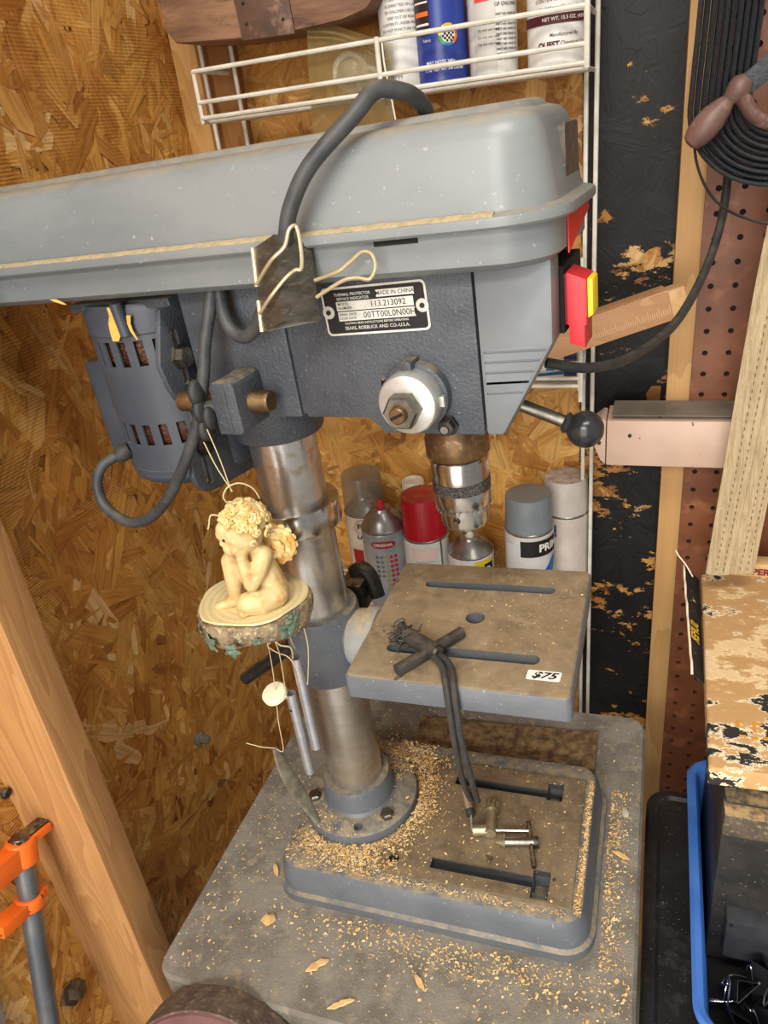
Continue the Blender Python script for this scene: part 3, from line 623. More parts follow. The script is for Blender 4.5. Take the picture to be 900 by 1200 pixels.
G().cyl((-.171, .504, .0535), (-.156, .5075, .0535), .0062, .0052, 16).build('bar_end', M_key, k1)
k2 = thing('small_chuck_key', (-.12, .50, .046), 'smaller dark chuck key with thin crossbar beside the base slot', 'chuck key')
G().cyl((-.137, .4985, .0515), (-.107, .5045, .0515), .0042, n=16).build('shank', M_dull, k2)
G().cyl((-.146, .4965, .0515), (-.137, .4985, .0515), .0018, .0058, 14).build('gear_head', M_key, k2)
G().cyl((-.118, .527, .0515), (-.1045, .476, .0515), .0024, n=10).build('bar', M_iron, k2)
G().lathe((-.109, .504, .0515), (1, .2, 0), [(.0055, 0), (.0058, .002), (.0055, .005)], 14).build('collar', M_iron, k2)
# price label
tg = G().loft([[(-.0795+a*.995+b*.06, .4505+b*.95-a*.0, z) for a, b in rrect(-.013, .013, -.0058, .0058, .0015, 4)] for z in (.3131, .3134)]).build('price_sticker', mat('paper_white', (238, 236, 230), rough=.6), label='white price sticker with handwritten 75 on the table corner', cat='sticker', smooth=0)
text('$75', .0105, lambda x, y: (-.0795+x*1.15+y*.06, .4503+y*.95, .31355), .0003, shear=.35).build('handwriting', M_ink, tg, smooth=0)

# ------------------------------------------------------------------ angel wind chime
n22 = math.radians(22); RT = V((math.cos(n22), math.sin(n22), 0)); NC = V((math.sin(n22), -math.cos(n22), 0)); UP = V((0, 0, 1))
AB = V((-.3045, .43, .383))
def A3(a, b, c): return AB+RT*a+UP*b+NC*c
ch = thing('angel_wind_chime', AB-UP*.024, 'cream cherub figurine on a log slice hung as a wind chime from the press', 'wind chime')
def caps(g, pts):
    for (a, b) in zip(pts, pts[1:]):
        for k in range(7):
            t = k/6; q = [a[i]*(1-t)+b[i]*t for i in range(4)]; g.ball(A3(*q[:3]), q[3], 12, 8)
body = G()
caps(body, [(.0185, .011, .008, .0125), (.0165, .026, .009, .0112), (.0145, .040, .009, .0098), (.013, .047, .010, .0085), (.011, .055, .011, .007)])
caps(body, [(.020, .0105, .016, .0112), (.010, .0105, .022, .0105), (-.001, .0108, .024, .0088)])
caps(body, [(-.001, .0075, .024, .0072), (.010, .0048, .024, .006), (.017, .0045, .020, .005)])
caps(body, [(-.001, .006, .025, .005), (-.006, .0035, .027, .0036)])
caps(body, [(.014, .013, .004, .010), (.002, .027, .005, .009), (-.0095, .040, .006, .0078)])
caps(body, [(-.0095, .040, .006, .0078), (-.0105, .026, .0068, .0074), (-.0125, .009, .007, .0056)])
caps(body, [(-.0125, .0055, .007, .0056), (-.020, .0040, .009, .0045), (-.0275, .0028, .010, .0038)])
caps(body, [(.0185, .047, .017, .0078), (.0135, .036, .021, .0068), (.006, .027, .024, .0062)])
caps(body, [(.006, .027, .024, .0062), (.004, .039, .0235, .0056), (.0035, .049, .0225, .0043)])
caps(body, [(.0035, .050, .0225, .0046), (.005, .0555, .022, .0045)])
for k in range(4): caps(body, [(.002+.0022*k, .0565, .0225-.0004*k, .0017), (.0032+.0022*k, .0615-.0005*k, .0215, .0014)])
caps(body, [(.0015, .053, .0225, .0018), (-.0008, .0565, .0205, .0014)])
caps(body, [(.007, .046, .001, .0066), (-.002, .043, .001, .0066), (-.0085, .0425, .004, .0066)])
caps(body, [(-.0085, .0425, .004, .006), (-.005, .049, .008, .005), (-.002, .0535, .010, .0045)])
body.ball(A3(.007, .066, .012), V((.0155, .0155, .0165)), 20, 14)
caps(body, [(-.0075, .0685, .014, .006), (-.0055, .073, .015, .0065)])
body.ball(A3(-.0035, .0575, .017), .0065).ball(A3(-.0078, .0635, .0165), .0023).ball(A3(-.0095, .0615, .0162), .0024)
body.ball(A3(-.0068, .0570, .0160), .0022).ball(A3(-.0066, .0547, .0155), .0018).ball(A3(-.0055, .0505, .0145), .0036).ball(A3(.001, .058, .0215), .005)
M_res = mat('cream_resin', (208, 182, 130), (190, 138, 66), (214, 194, 148), rough=.5, scale=55, lo=.42, hi=.75, bump=.1, bscale=300)
bo = body.build('cherub', M_res, ch, smooth=0); remesh(bo, .00095, 4)
ey = G().ball(A3(-.0068, .0655, .0195), .0014, 8, 6).ball(A3(-.0098, .0655, .0135), .0012, 8, 6).build('eyes', M_ink, bo)
hr = G(); rh = random.Random(11)
hr.ball(A3(.0105, .0745, .009), V((.0165, .0165, .0148)), 20, 12)
for k in range(95):
    while True:
        d = V((rh.gauss(0, 1), rh.gauss(0, 1), rh.gauss(0, 1))).normalized()   # a, b, c
        if d.y > -.55 and not (d.x < -.25 and d.y < .35) and not (d.x < .25 and d.y < .12 and d.z > .35): break
    p = V((.0092+d.x*.0168, .0705+d.y*.0172, .0095+d.z*.0168)); wld = (RT*d.x+UP*d.y+NC*d.z).normalized()
    a_, b_, c_ = basis(wld); ph = rh.uniform(0, 6.28); rr = rh.uniform(.0026, .0042)
    pts = [A3(*p)+(a_*math.cos(ph+t*1.25)+b_*math.sin(ph+t*1.25))*rr*(1-.13*t)+wld*(.0012+.0004*t) for t in range(7)]
    hr.tube(pts, lambda t: .0016*(1-.35*t), 6, 3)
hr.build('curly_hair', mat('hair_resin', (228, 206, 150), (206, 164, 90), rough=.5, scale=120, bump=.1), bo)
wg = G()
WC = (.0265, .0455, .003)
for row, (n_, r0, r1, wd) in enumerate(((9, .006, .0185, .0036), (8, .004, .013, .0030), (6, .001, .008, .0026))):
    for k in range(n_):
        a = math.radians(-105+k*(190/(n_-1)))
        q = lambda r_: A3(WC[0]+.95*r_*math.cos(a), WC[1]+r_*math.sin(a), WC[2]+.003*row-.15*r_)
        wg.tube([q(r0), q((r0+r1)/2), q(r1*.92), q(r1)], lambda t, wd=wd: (wd*math.sin(PI*(.25+.68*t)), .0013), 8, 4, flat=(-RT*math.sin(a)+UP*math.cos(a)))
caps(wg, [(.0205, .045, .006, .005), (.026, .046, .003, .005)])
wg.ball(A3(WC[0]+.001, WC[1]-.0005, WC[2]), V((.0150, .0016, .0158)), 24, 14, ax=(RT, NC, UP))
wg.build('wing', mat('wing_resin', (228, 202, 142), (206, 148, 70), rough=.5, scale=90, bump=.2), bo, label='feathered cream wing')
# log slice
lg = []
rl_ = random.Random(3); rad = [1+.05*math.sin(2*t*2*PI/40+1)+.035*math.sin(5*t*2*PI/40)+rl_.uniform(-.012, .012) for t in range(40)]
for z, k in ((-.026, .62), (-.0255, .84), (-.017, .955), (-.008, 1.0), (-.002, .985), (0, .955)):
    lg.append([AB+V((-.002+.0455*k*rad[t]*math.cos(t*PI/20), .0425*k*rad[t]*math.sin(t*PI/20), z-(.004*math.cos(t*PI/20*3) if z < -.02 else 0))) for t in range(40)])
G().loft(lg[:-1], True).build('bark', mat('bark_resin', (160, 140, 108), (108, 92, 76), (200, 186, 146), rough=.7, scale=90, bump=1, bscale=160), ch, label='textured brown bark rim')
M_rings = bpy.data.materials.new('log_rings'); M_rings.use_nodes = True
_N, _L = M_rings.node_tree.nodes, M_rings.node_tree.links
_t = _N.new('ShaderNodeTexCoord'); _w = _N.new('ShaderNodeTexWave'); _w.wave_type = 'RINGS'; _w.rings_direction = 'Z'; _w.inputs['Scale'].default_value = 55; _w.inputs['Distortion'].default_value = 3; _w.inputs['Detail'].default_value = 3; _w.inputs['Detail Scale'].default_value = 12
_m = _N.new('ShaderNodeMix'); _m.data_type = 'RGBA'; _m.inputs[6].default_value = lin((218, 202, 156)); _m.inputs[7].default_value = lin((204, 184, 132))
_L.new(_t.outputs['Object'], _w.inputs[0]); _L.new(_w.outputs[1], _m.inputs[0]); _L.new(_m.outputs[2], _N['Principled BSDF'].inputs['Base Color'])
G().loft([[p-UP*.0006 for p in lg[-1]], [AB+(p-AB)*.985+UP*.0009 for p in lg[-1]]]).build('slice_top', M_rings, ch, label='pale slice face with growth rings')
lf = G()
for t0, zz, sc_ in ((27, -.018, 1.1), (30, -.020, .9), (24, -.016, .8), (36.5, -.011, 1.1), (37.5, -.004, .8), (33, -.012, .5), (22, -.012, .9)):
    t = t0*PI/20; c = AB+V((-.002+.0462*math.cos(t), .0432*math.sin(t), zz)); nn = V((math.cos(t), math.sin(t), 0)); tt_ = V((-nn.y, nn.x, 0))
    for k in range(5):
        a = 2*PI*k/5+t0; d = tt_*math.cos(a)+UP*math.sin(a)
        lf.tube([c+nn*.0005, c+nn*.0018+d*.004*sc_, c+nn*.0008+d*.0085*sc_], lambda q, sc_=sc_: (.0028*sc_*math.sin(PI*(.15+.8*q)), .0008), 6, 4, flat=nn.cross(d))
lf.build('ivy_leaves', mat('ivy_green', (96, 116, 98), (74, 92, 80), (136, 142, 116), rough=.6, scale=120), ch, label='small green ivy leaves on the bark')
sg = G()
def strg(pts, r=.00045, k=5): sg.tube(pts, r, 5, k)
kn_w = FB.inverted() @ (FH @ V((.002, -.094, .527))); kn_l = FB.inverted() @ (FH @ V((-.005, -.093, .516)))
top = A3(.005, .098, .006)
strg([kn_w, (kn_w+top)/2+V((.001, 0, 0)), top]); strg([kn_l, (kn_l+top)/2-V((.001, 0, 0)), top+V((.001, 0, 0))])
strg([A3(.002, .088, .008), A3(-.001, .096, .01), A3(.004, .1035, .01), A3(.013, .1045, .008), A3(.021, .098, .006), A3(.024, .088, .004)], .0006)
strg([A3(-.005, .084, .016), A3(-.012, .086, .016), A3(-.015, .079, .018), A3(-.0165, .076, .018)], .0006)
for p in ((.002, .088), (.0, .090), (.004, .089)): strg([A3(p[0], p[1], .008), A3(p[0]+.003, p[1]+.003, .012), A3(p[0]+.007, p[1], .01), A3(p[0]+.002, p[1]-.001, .012)])
hb = AB+V((.008, -.01, -.026))
T1, T1b, T2, T2b = V((-.2945, .43, .284)), V((-.2955, .43, .190)), V((-.2815, .432, .323)), V((-.2835, .432, .221))
D0 = V((-.308, .428, .284))
strg([hb, (hb+D0)/2+V((.001, 0, 0)), D0]); strg([hb+V((.004, 0, 0)), hb+V((.008, 0, -.02)), T1+V((-.003, -.0035, -.004))]); strg([hb+V((.004, 0, 0)), hb+V((.01, 0, -.012)), hb+V((.02, 0, -.014)), T2+V((-.002, -.002, .0))], .0007)
strg([hb+V((.03, .01, .004)), hb+V((.031, .008, -.02)), T2+V((.004, .001, -.03))]); strg([hb+V((.015, .01, .003)), hb+V((.017, .008, -.014)), hb+V((.02, .006, -.02))])
FT = V((-.3245, .428, .216))
strg([D0, (D0+FT)/2+V((.003, 0, 0)), FT+V((.008, 0, -.001)), FT]); strg([FT, FT+V((-.015, 0, -.001)), FT+V((-.030, 0, .001))])
strg([hb, hb+V((.004, -.002, -.008)), hb+V((.001, -.003, -.012)), hb+V((.008, -.003, -.018)), hb+V((.018, -.003, -.022)), hb+V((.024, -.004, -.036)), hb+V((.022, -.004, -.046))], .0005)
sg.build('strings', M_string, ch, kind='stuff')
M_tube = mat('chime_tube', (206, 208, 214), (186, 188, 196), rough=.35, metal=.8, scale=70)
def chime(p, q, r):
    p, q = V(p), V(q); g = G().lathe(p, q-p, [(r*.78, .012), (r*.78, 0), (r, 0), (r, (q-p).length), (r*.78, (q-p).length), (r*.78, .013)], 24)
    return g.build('chime_tube', M_tube, ch, label='aluminium chime tube')
chime(T1, T1b, .0046); chime(T2, T2b, .0046)
G().ball(T1+V((-.001, -.0046, -.016)), .0012, 8, 6).build('string_hole', M_dark, ch)
G().lathe(D0-V((0, 0, .003)), (-.12, -.3, 1), [(.010, 0), (.0112, .0012), (.0112, .0052), (.010, .0065)], 28).build('striker_disc', mat('striker', (236, 228, 196), rough=.5), ch, label='round cream striker')
bl_ = G(); pts = smoothpath([FT+V((0, 0, 0)), FT+V((.003, .0, -.022)), FT+V((.009, .0, -.045)), FT+V((.017, .0, -.068)), FT+V((.0265, -.002, -.090))], 6)
bl_.tube(pts, lambda t: (.0062*math.sin(PI*(.1+.82*t))+.0008, .0011), 10, 1, flat=(.55, .8, .3))
bl_.build('wind_sail', mat('sail_metal', (150, 144, 126), (116, 110, 94), rough=.38, metal=.7, scale=80), ch, label='curved leaf shaped metal sail')

# ------------------------------------------------------------------ wire rack
frame(FA)
rk = thing('wire_rack', (-.29, .945, -.15), 'white wire shelf rack hung on the strand board behind the press', 'rack')
YB, YF = .921, .840
def wire(name, pts, r=.0023, k=1): return G().tube(pts, r, 8, k).build(name, M_white, rk)
for x in (-.531, -.490, -.083, -.0722): wire('upright', [(x, YB, -.16), (x, YB, 1.05)], .0026)
SX0, SX1 = -.4985, -.0755
def tier(z0, dz, x0, x1, yf, posts, nfloor=5, lip=.0):
    for z in (z0+dz, z0+dz*.34, z0): wire('front_wire', [(x0, yf, z-.003*0), (x1, yf, z)], .0024)
    wire('end_frame', [(x0, YB-.003, z0+dz), (x0, yf, z0+dz), (x0, yf, z0-.004), (x0, YB-.003, z0-.004)], .0024)
    wire('end_frame', [(x1, YB-.003, z0+dz), (x1, yf, z0+dz), (x1, yf, z0-.004), (x1, YB-.003, z0-.004)], .0024)
    for p in posts: wire('front_post', [(p, yf-.002, z0-.006), (p, yf-.002, z0+dz+.003)], .0026)
    for i in range(nfloor): wire('floor_wire', [(x0, yf+.016+i*(YB-yf-.02)/nfloor, z0-.004), (x1, yf+.016+i*(YB-yf-.02)/nfloor, z0-.004)], .002)
tier(.7325, .046, SX0, SX1, YF, (-.281,))
wire('front_post', [(SX1, YF, .728), (SX1, YF, 1.0)], .003)
tier(.404, .028, -.49, -.083, .868, (), 3)
wire('front_post', [(-.0815, .868, .385), (-.0815, .868, .55)], .003)
for z in (.066,):
    for i in range(8): wire('floor_wire', [(-.49, .845+i*.014, z), (-.083, .845+i*.014, z)], .002)
    for x in (-.49, -.083): wire('end_frame', [(x, YB-.002, z-.004), (x, .842, z-.004)], .0024)

# ------------------------------------------------------------------ cans
M_lab = mat('label_white', (224, 222, 218), (212, 209, 203), rough=.35, scale=40)
M_canmetal = mat('can_metal', (176, 174, 170), (150, 147, 142), rough=.3, metal=.85, scale=50)
CAMX, CAMY = 0, 0
def on_can(x, y, r, z, yaw=0):
    """print position: 0 faces the camera side of the can"""
    a0 = math.atan2(-y, -x)+yaw
    return lambda u, v: (x+(r+.0003)*math.cos(a0+u/r), y+(r+.0003)*math.sin(a0+u/r), z+v)
def patch(fn, poly_or_rect, n=10):
    x0, x1, y0, y1 = poly_or_rect
    vs_ = [fn(x0+(x1-x0)*i/n, yy) for yy in (y0, y1) for i in range(n+1)]
    return G().raw(vs_, [(i, i+1, n+2+i, n+1+i) for i in range(n)])
def disc_print(fn, cx, cy, rx, ry, n=24, a0=0, a1=2*PI, r_in=0):
    vs_ = []; f = []
    for i in range(n+1):
        a = a0+(a1-a0)*i/n
        vs_ += [fn(cx+rx*math.cos(a), cy+ry*math.sin(a)), fn(cx+rx*r_in*math.cos(a), cy+ry*r_in*math.sin(a))]
    for i in range(n): f.append((2*i, 2*i+2, 2*i+3, 2*i+1))
    return G().raw(vs_, f)
def prints(fn, rows, m, parent, name='lettering', bold=.00003):
    g = G()
    for s_, sz, x_, y_, al in rows:
        q = text(s_, sz, lambda x, y: fn(x+x_, y+y_), bold, al); g.raw(q.v, q.f)
    return g.build(name, m, parent, smooth=0, kind='stuff')
def can(x, y, z, r, h, mbody, label, name='spray_can', cap=None, caph=.05, mcap=None, neck=True, group=None, capr=None, shoulder=.02):
    t = thing(name, (x, y, z), label, 'can', group)
    G().lathe((x, y, z), (0, 0, 1), [(r*.8, .002), (r*.96, 0), (r, .002), (r*.985, .005), (r*.985, h-.004), (r, h-.002), (r*.97, h)], 40).build('body', mbody, t)
    G().lathe((x, y, z+h), (0, 0, 1), [(r*.99, -.001), (r*1.0, .001), (r*.93, .003), (r*.80, shoulder*.5), (r*.52, shoulder*.88), (r*.42, shoulder), (r*.40, shoulder+.003), (r*.12, shoulder+.002)], 36).build('shoulder', M_canmetal, t)
    if cap == 'cap':
        cr = capr or r*.95
        G().lathe((x, y, z+h), (0, 0, 1), [(cr, .0), (cr*1.0, .001), (cr*.955, caph-.003), (cr*.93, caph-.0008), (cr*.86, caph), (cr*.3, caph-.0006)], 40).build('cap', mcap, t)
    if cap == 'nozzle':
        G().lathe((x, y, z+h+shoulder), (0, 0, 1), [(.006, 0), (.006, .006), (.0045, .0065), (.0045, .012), (.0035, .013)], 16).build('nozzle', mcap, t)
    return t
SZ = .7315
# upper shelf, left to right
c = can(-.268, .884, SZ, .0232, .15, M_lab, 'slim white can with small print left of the blue can on the shelf')
fn = on_can(-.268, .884, .0232, SZ, .1)
prints(fn, [(s_, .0034, 0, .05+.0052*k, 'CENTER') for k, s_ in enumerate(['DANGER EXTREMELY FLAMMABLE', 'DO NOT PUNCTURE OR BURN', 'CONTENTS UNDER PRESSURE', 'KEEP OUT OF REACH', 'OF CHILDREN USE ONLY', 'AS DIRECTED ON LABEL', 'STORE AT ROOM TEMP', 'AVOID EYES AND SKIN'])]+[('MPH', .007, -.012, .014, 'CENTER')], mat('grey_print', (110, 108, 108), rough=.6), c)
c = can(-.2255, .884, SZ, .0268, .15, mat('label_blue', (46, 66, 148), (40, 58, 134), rough=.3, scale=30), 'blue can with round checkered emblem on the shelf')
fn = on_can(-.2255, .884, .0268, SZ, .12)
em = thing_ = None
for k, cc in enumerate(((226, 60, 40), (238, 170, 40), (240, 220, 60), (70, 170, 80), (40, 120, 180), (230, 120, 40))):
    disc_print(lambda u, v: fn(u+.0035, v+.044), 0, 0, .0098, .0098, 6, 2*PI*k/6, 2*PI*(k+1)/6, .74).build('emblem_ring', mat('ring_%d' % k, cc, rough=.4), c, smooth=0)
disc_print(lambda u, v: fn(u+.0035, v+.044), 0, 0, .0071, .0071, 24).build('emblem_field', M_white_ink, c, smooth=0)
ckr = G()
for i in range(-3, 3):
    for j in range(-3, 3):
        if (i+j) % 2 == 0 and (i+.5)**2+(j+.5)**2 < 9.2:
            q = patch(lambda u, v: tuple(V(fn(u+.0035, v+.044))+V((0, -.0004, 0))), (i*.0021, (i+1)*.0021, j*.0021, (j+1)*.0021), 2); ckr.raw(q.v, q.f)
ckr.build('emblem_checks', M_ink, c, smooth=0)
patch(lambda u, v: fn(u, v), (-.036, -.0145, .046, .12), 8).build('dark_panel', mat('dark_panel', (40, 34, 40), (60, 40, 36), rough=.4, scale=30), c, smooth=0)
for k, (y0, y1) in enumerate(((.062, .066), (.073, .0745), (.054, .056))): patch(lambda u, v: tuple(V(fn(u, v))+V((0, -.0005, 0))), (-.034, -.0155, y0, y1), 6).build('orange_stripe' if k == 0 else 'white_stripe', mat('orange_print', (226, 110, 50), rough=.5) if k == 0 else M_white_ink, c, smooth=0)
prints(fn, [('MAY NOTE 340g', .0042, -.006, .021, 'CENTER'), ('12 oz  NET WT 340 GRAMS', .0036, -.002, .0145, 'CENTER'), ('Fabric', .004, -.024, .041, 'LEFT')], M_white_ink, c)
c = can(-.172, .884, SZ, .0248, .15, M_lab, 'white can with a red price tag and dense print on the shelf')
fn = on_can(-.172, .884, .0248, SZ, .05)
patch(fn, (-.022, .002, .004, .14), 8).build('grey_panel', mat('panel_grey', (196, 194, 188), rough=.45), c, smooth=0)
prints(fn, [('KEEP OUT OF REACH', .0042, .0145, .0675, 'CENTER'), ('OF CHILDREN', .0042, .0145, .062, 'CENTER')]+[('PRECAUTIONS READ', .0031, .0145, .0795+.0045*k, 'CENTER') for k in range(6)]+[('FIRST AID: RINSE EYES', .0026, .0145, .016+.0042*k, 'CENTER') for k in range(10)]+[('Do not use near', .0034, -.017, .03+.006*k, 'LEFT') for k in range(3)], M_ink, c, bold=.00005)
fn2 = on_can(-.172, .884, .0256, SZ, .05)
patch(fn2, (-.0195, -.0035, .066, .12), 6).build('price_tag', mat('tag_red', (232, 70, 50), rough=.5), c, smooth=0, label='fluorescent red tag')
prints(on_can(-.172, .884, .0258, SZ, .05), [('bear coat', .0033, -.0115, .074, 'CENTER')], M_ink, c)
c = can(-.107, .884, SZ, .0305, .15, M_lab, 'wide white can with maroon band at the right end of the shelf')
fn = on_can(-.107, .884, .0305, SZ, .05); fm = on_can(-.107, .884, .0308, SZ, .05)
patch(fn, (-.045, .045, .0375, .0455), 20).build('maroon_band', M_maroon_ink, c, smooth=0)
prints(fm, [('NET WT. 15.5 OZ. (439 g)', .0042, .006, .0415, 'CENTER')], M_white_ink, c)
prints(fn, [('Manufactured By', .004, .004, .0285, 'CENTER'), ('Chemical Corporation', .0048, .0005, .021, 'LEFT'), ('No Additional Cautions On Back', .0036, .004, .0505, 'CENTER'), ('CONTENTS UNDER PRESSURE', .0042, .004, .0570, 'CENTER'), ('KEEP OUT OF REACH OF CHILDREN', .0042, .004, .0640, 'CENTER'), ('CAUTION', .0042, .004, .0715, 'CENTER')], M_maroon_ink, c)
prints(fn, [('QUEST', .0068, -.011, .0205, 'CENTER')], M_maroon_ink, c, bold=.0003)
# lower shelf
LZ = .07
M_greycap = mat('cap_grey', (128, 136, 140), (118, 126, 130), rough=.45, scale=30, dust=.7, dustc=(128, 114, 96))
M_clearcap = mat('cap_clear', (150, 142, 126), rough=.25, alpha=.5, trans=.3)
M_redcap = mat('cap_red', (178, 22, 34), (164, 18, 30), rough=.35, scale=30, dust=.75, dustc=(150, 92, 74))
M_cream = mat('can_cream', (214, 202, 192), (200, 186, 176), rough=.4, scale=30)
c = can(-.148, .874, LZ, .0328, .137, M_lab, 'white can with grey cap and black primer band', cap='cap', caph=.05, mcap=M_greycap, capr=.0312)
fn = on_can(-.148, .874, .0328, LZ, .0); fm = on_can(-.148, .874, .0331, LZ, 0)
patch(fn, (-.012, .045, .107, .131), 14).build('black_band', M_ink, c, smooth=0)
prints(fm, [('PRIMER', .0155, .0125, .119, 'LEFT')], M_white_ink, c, bold=.0006)
patch(fn, (-.036, -.014, .02, .125), 8).build('print_panel', mat('panel_pale', (206, 206, 206), rough=.5), c, smooth=0)
for k, cc in enumerate(((36, 92, 190), (40, 140, 200), (40, 130, 70))):
    g = G(); n_ = 10; vs_ = []
    for i in range(n_+1):
        t = i/n_; u0 = .012+.026*t+.003*k; v0 = .074+.028*t**1.0-.010*k*(1-t); wd = .0075*math.sin(PI*min(1, .08+t*.9))
        vs_ += [fm(u0, v0), fm(u0+.002, v0-wd)]
    g.raw(vs_, [(2*i, 2*i+2, 2*i+3, 2*i+1) for i in range(n_)]).build('colour_swoosh', mat('swoosh_%d' % k, cc, rough=.4), c, smooth=0)
prints(fm, [('2X', .014, .026, .068, 'CENTER')], mat('print_green', (50, 90, 70), rough=.5), c, bold=.0005)
c = can(-.106, .932, LZ, .0312, .135, M_cream, 'cream can with dusty cream cap behind the primer can', cap='cap', caph=.052, mcap=mat('cap_cream', (196, 186, 178), (184, 174, 166), rough=.45, scale=30, dust=.85, dustc=(134, 114, 96)), capr=.030)
fn = on_can(-.106, .932, .0312, LZ, 0)
patch(fn, (-.026, -.013, .106, .124), 6).build('blue_square', mat('print_blue', (52, 84, 132), rough=.5), c, smooth=0)
prints(on_can(-.106, .932, .0316, LZ, 0), [('K', .013, -.019, .115, 'CENTER')], M_white_ink, c)
c = can(-.2935, .872, LZ, .0326, .118, M_lab, 'white can with dusty red cap on the lower shelf', cap='cap', caph=.062, mcap=M_redcap, capr=.0312)
fn = on_can(-.2935, .872, .0326, LZ, 0)
patch(fn, (-.022, .015, .092, .108), 8).build('pink_panel', mat('print_pink', (226, 196, 190), rough=.5), c, smooth=0)
patch(fn, (.0195, .0225, .0, .118), 2).build('seam', M_canmetal, c, smooth=0)
prints(fn, [('PAINT ENAMEL SPRAY', .0028, -.004, .088-.006*k, 'CENTER') for k in range(8)], mat('grey_print', (110, 108, 108)), c, bold=0)
c = can(-.2275, .862, LZ, .0325, .103, M_lab, 'open white and yellow can below the drill chuck', cap='nozzle', mcap=M_white, shoulder=.018)
fn = on_can(-.2275, .862, .0325, LZ, 0)
patch(fn, (.004, .034, .0, .099), 10).build('yellow_panel', mat('print_yellow', (214, 190, 30), rough=.45), c, smooth=0)
patch(on_can(-.2275, .862, .0328, LZ, 0), (.018, .034, .0, .093), 6).build('dark_panel', M_ink, c, smooth=0)
prints(on_can(-.2275, .862, .0331, LZ, 0), [('O', .014, .024, .083, 'CENTER')], M_white_ink, c)
c = can(-.356, .872, LZ, .0326, .127, mat('can_silver', (176, 178, 180), (150, 152, 156), rough=.35, metal=.35, scale=16), 'silver can with red nozzle and rows of coloured dots', cap='nozzle', mcap=M_red, shoulder=.026)
fn = on_can(-.356, .872, .0326, LZ, 0); fm = on_can(-.356, .872, .0329, LZ, 0)
G().raw(*(lambda vs_: (vs_, [(i, i+1, 28+i, 27+i) for i in range(26)]))([fn(-.022+.036*i/26, .111+s_*.0055*(1-(abs(i-13)/13)**4*.7)) for s_ in (1, -1) for i in range(27)])).build('red_oval', mat('print_red', (150, 30, 34), rough=.5), c, smooth=0)
prints(fm, [('ORIGINAL', .0062, -.004, .111, 'CENTER')], M_white_ink, c)
for k, cc in enumerate(((96, 98, 96), (110, 112, 104), (150, 146, 70), (186, 36, 44), (176, 30, 50))):
    g = G()
    for j in range(9):
        if k < 2 and j > 4: continue
        q = disc_print(fn, -.015+.0068*k, .091-.0078*j, .0026, .0026, 10); g.raw(q.v, q.f)
    g.build('dot_column', mat('dots_%d' % k, cc, rough=.5), c, smooth=0)
c = can(-.402, .922, LZ, .0325, .125, mat('can_beige', (206, 192, 170), (186, 170, 148), rough=.4, scale=30), 'beige can with clear cap behind the column', cap='cap', caph=.06, mcap=M_clearcap, capr=.0312)
fn = on_can(-.402, .922, .0325, LZ, 0)
disc_print(fn, -.004, .109, .017, .013, 28, 0, 2*PI, .95).build('red_ring', mat('print_red', (150, 30, 34)), c, smooth=0)
prints(fn, [('FAT', .012, -.006, .110, 'CENTER'), ('LACQ', .009, -.006, .092, 'CENTER')], M_ink, c, bold=.0004)
patch(fn, (-.03, -.012, .01, .07), 6).build('red_panel', mat('print_red', (150, 30, 34)), c, smooth=0)
t = thing('white_tube', (-.326, .934, LZ), 'slim white capped tube behind the red capped can', 'tube')
G().lathe((-.326, .934, LZ), (0, 0, 1), [(.016, 0), (.0165, .002), (.0165, .14)], 28).build('body', M_lab, t)
G().lathe((-.326, .934, LZ+.14), (0, 0, 1), [(.0168, 0), (.0165, .028), (.0155, .030), (.0135, .030), (.013, .027), (.003, .027)], 28).build('cap', M_white, t)
# package on the middle tier
t = thing('boxed_package', (-.115, .91, .404), 'white and blue box on the middle tier behind the switch', 'box')
G().box(-.16, -.0885, .885, .94, .4075, .52).build('carton', mat('carton_white', (224, 220, 206), (212, 206, 190), rough=.5, scale=20), t, bevel=.001)
G().box(-.1025, -.088, .8835, .886, .408, .52).build('navy_edge', mat('navy_print', (28, 36, 90), rough=.45), t, smooth=0)
G().box(-.1235, -.1135, .884, .886, .418, .431).build('blue_square', mat('blue_print', (20, 100, 160), rough=.45), t, smooth=0)
G().box(-.1235, -.1135, .884, .886, .441, .455).build('blue_square', mat('blue_print', (20, 100, 160), rough=.45), t, smooth=0)
G().prism([(-.16, .4085), (-.103, .4135), (-.103, .418), (-.125, .4145), (-.16, .4125)], 'xz', .8838, .886).build('blue_wave', mat('blue_print', (20, 100, 160)), t, smooth=0)

# zip bag with jar lids, hanging inside the shelf front
t = thing('zip_bag', (-.31, .853, .70), 'clear zip bag with round glass pieces hung in the rack', 'bag')
M_bag = mat('bag_film', (150, 130, 84), rough=.15, alpha=.36, ior=1.3)
g = G(); nx, nz_ = 16, 18; rb = random.Random(2); o = []
for s_ in (0, 1):
    for j in range(nz_+1):
        for i in range(nx+1):
            a, b = i/nx, j/nz_
            x = -.372+.012*b+a*(.096-.004*b); z = .692+b*(.120-.038*a*b*1.0)
            bul = .006*math.sin(PI*a)*math.sin(PI*min(1, b*1.1))*(1+.3*math.sin(7*a+5*b))
            o.append((x, .8515-bul*(1 if s_ == 0 else -.5)+.001*math.sin(9*b+4*a), z))
m_ = (nx+1)*(nz_+1)
g.raw(o, [(s_*m_+j*(nx+1)+i, s_*m_+j*(nx+1)+i+1, s_*m_+(j+1)*(nx+1)+i+1, s_*m_+(j+1)*(nx+1)+i) for s_ in (0, 1) for j in range(nz_) for i in range(nx)])
g.build('film', M_bag, t, smooth=80)
g = G().tube([(-.358, .8455, .797), (-.32, .8445, .789), (-.275, .8455, .764)], .0012, 6, 4).tube([(-.358, .8455, .792), (-.32, .8445, .784), (-.275, .8455, .759)], .0009, 6, 4)
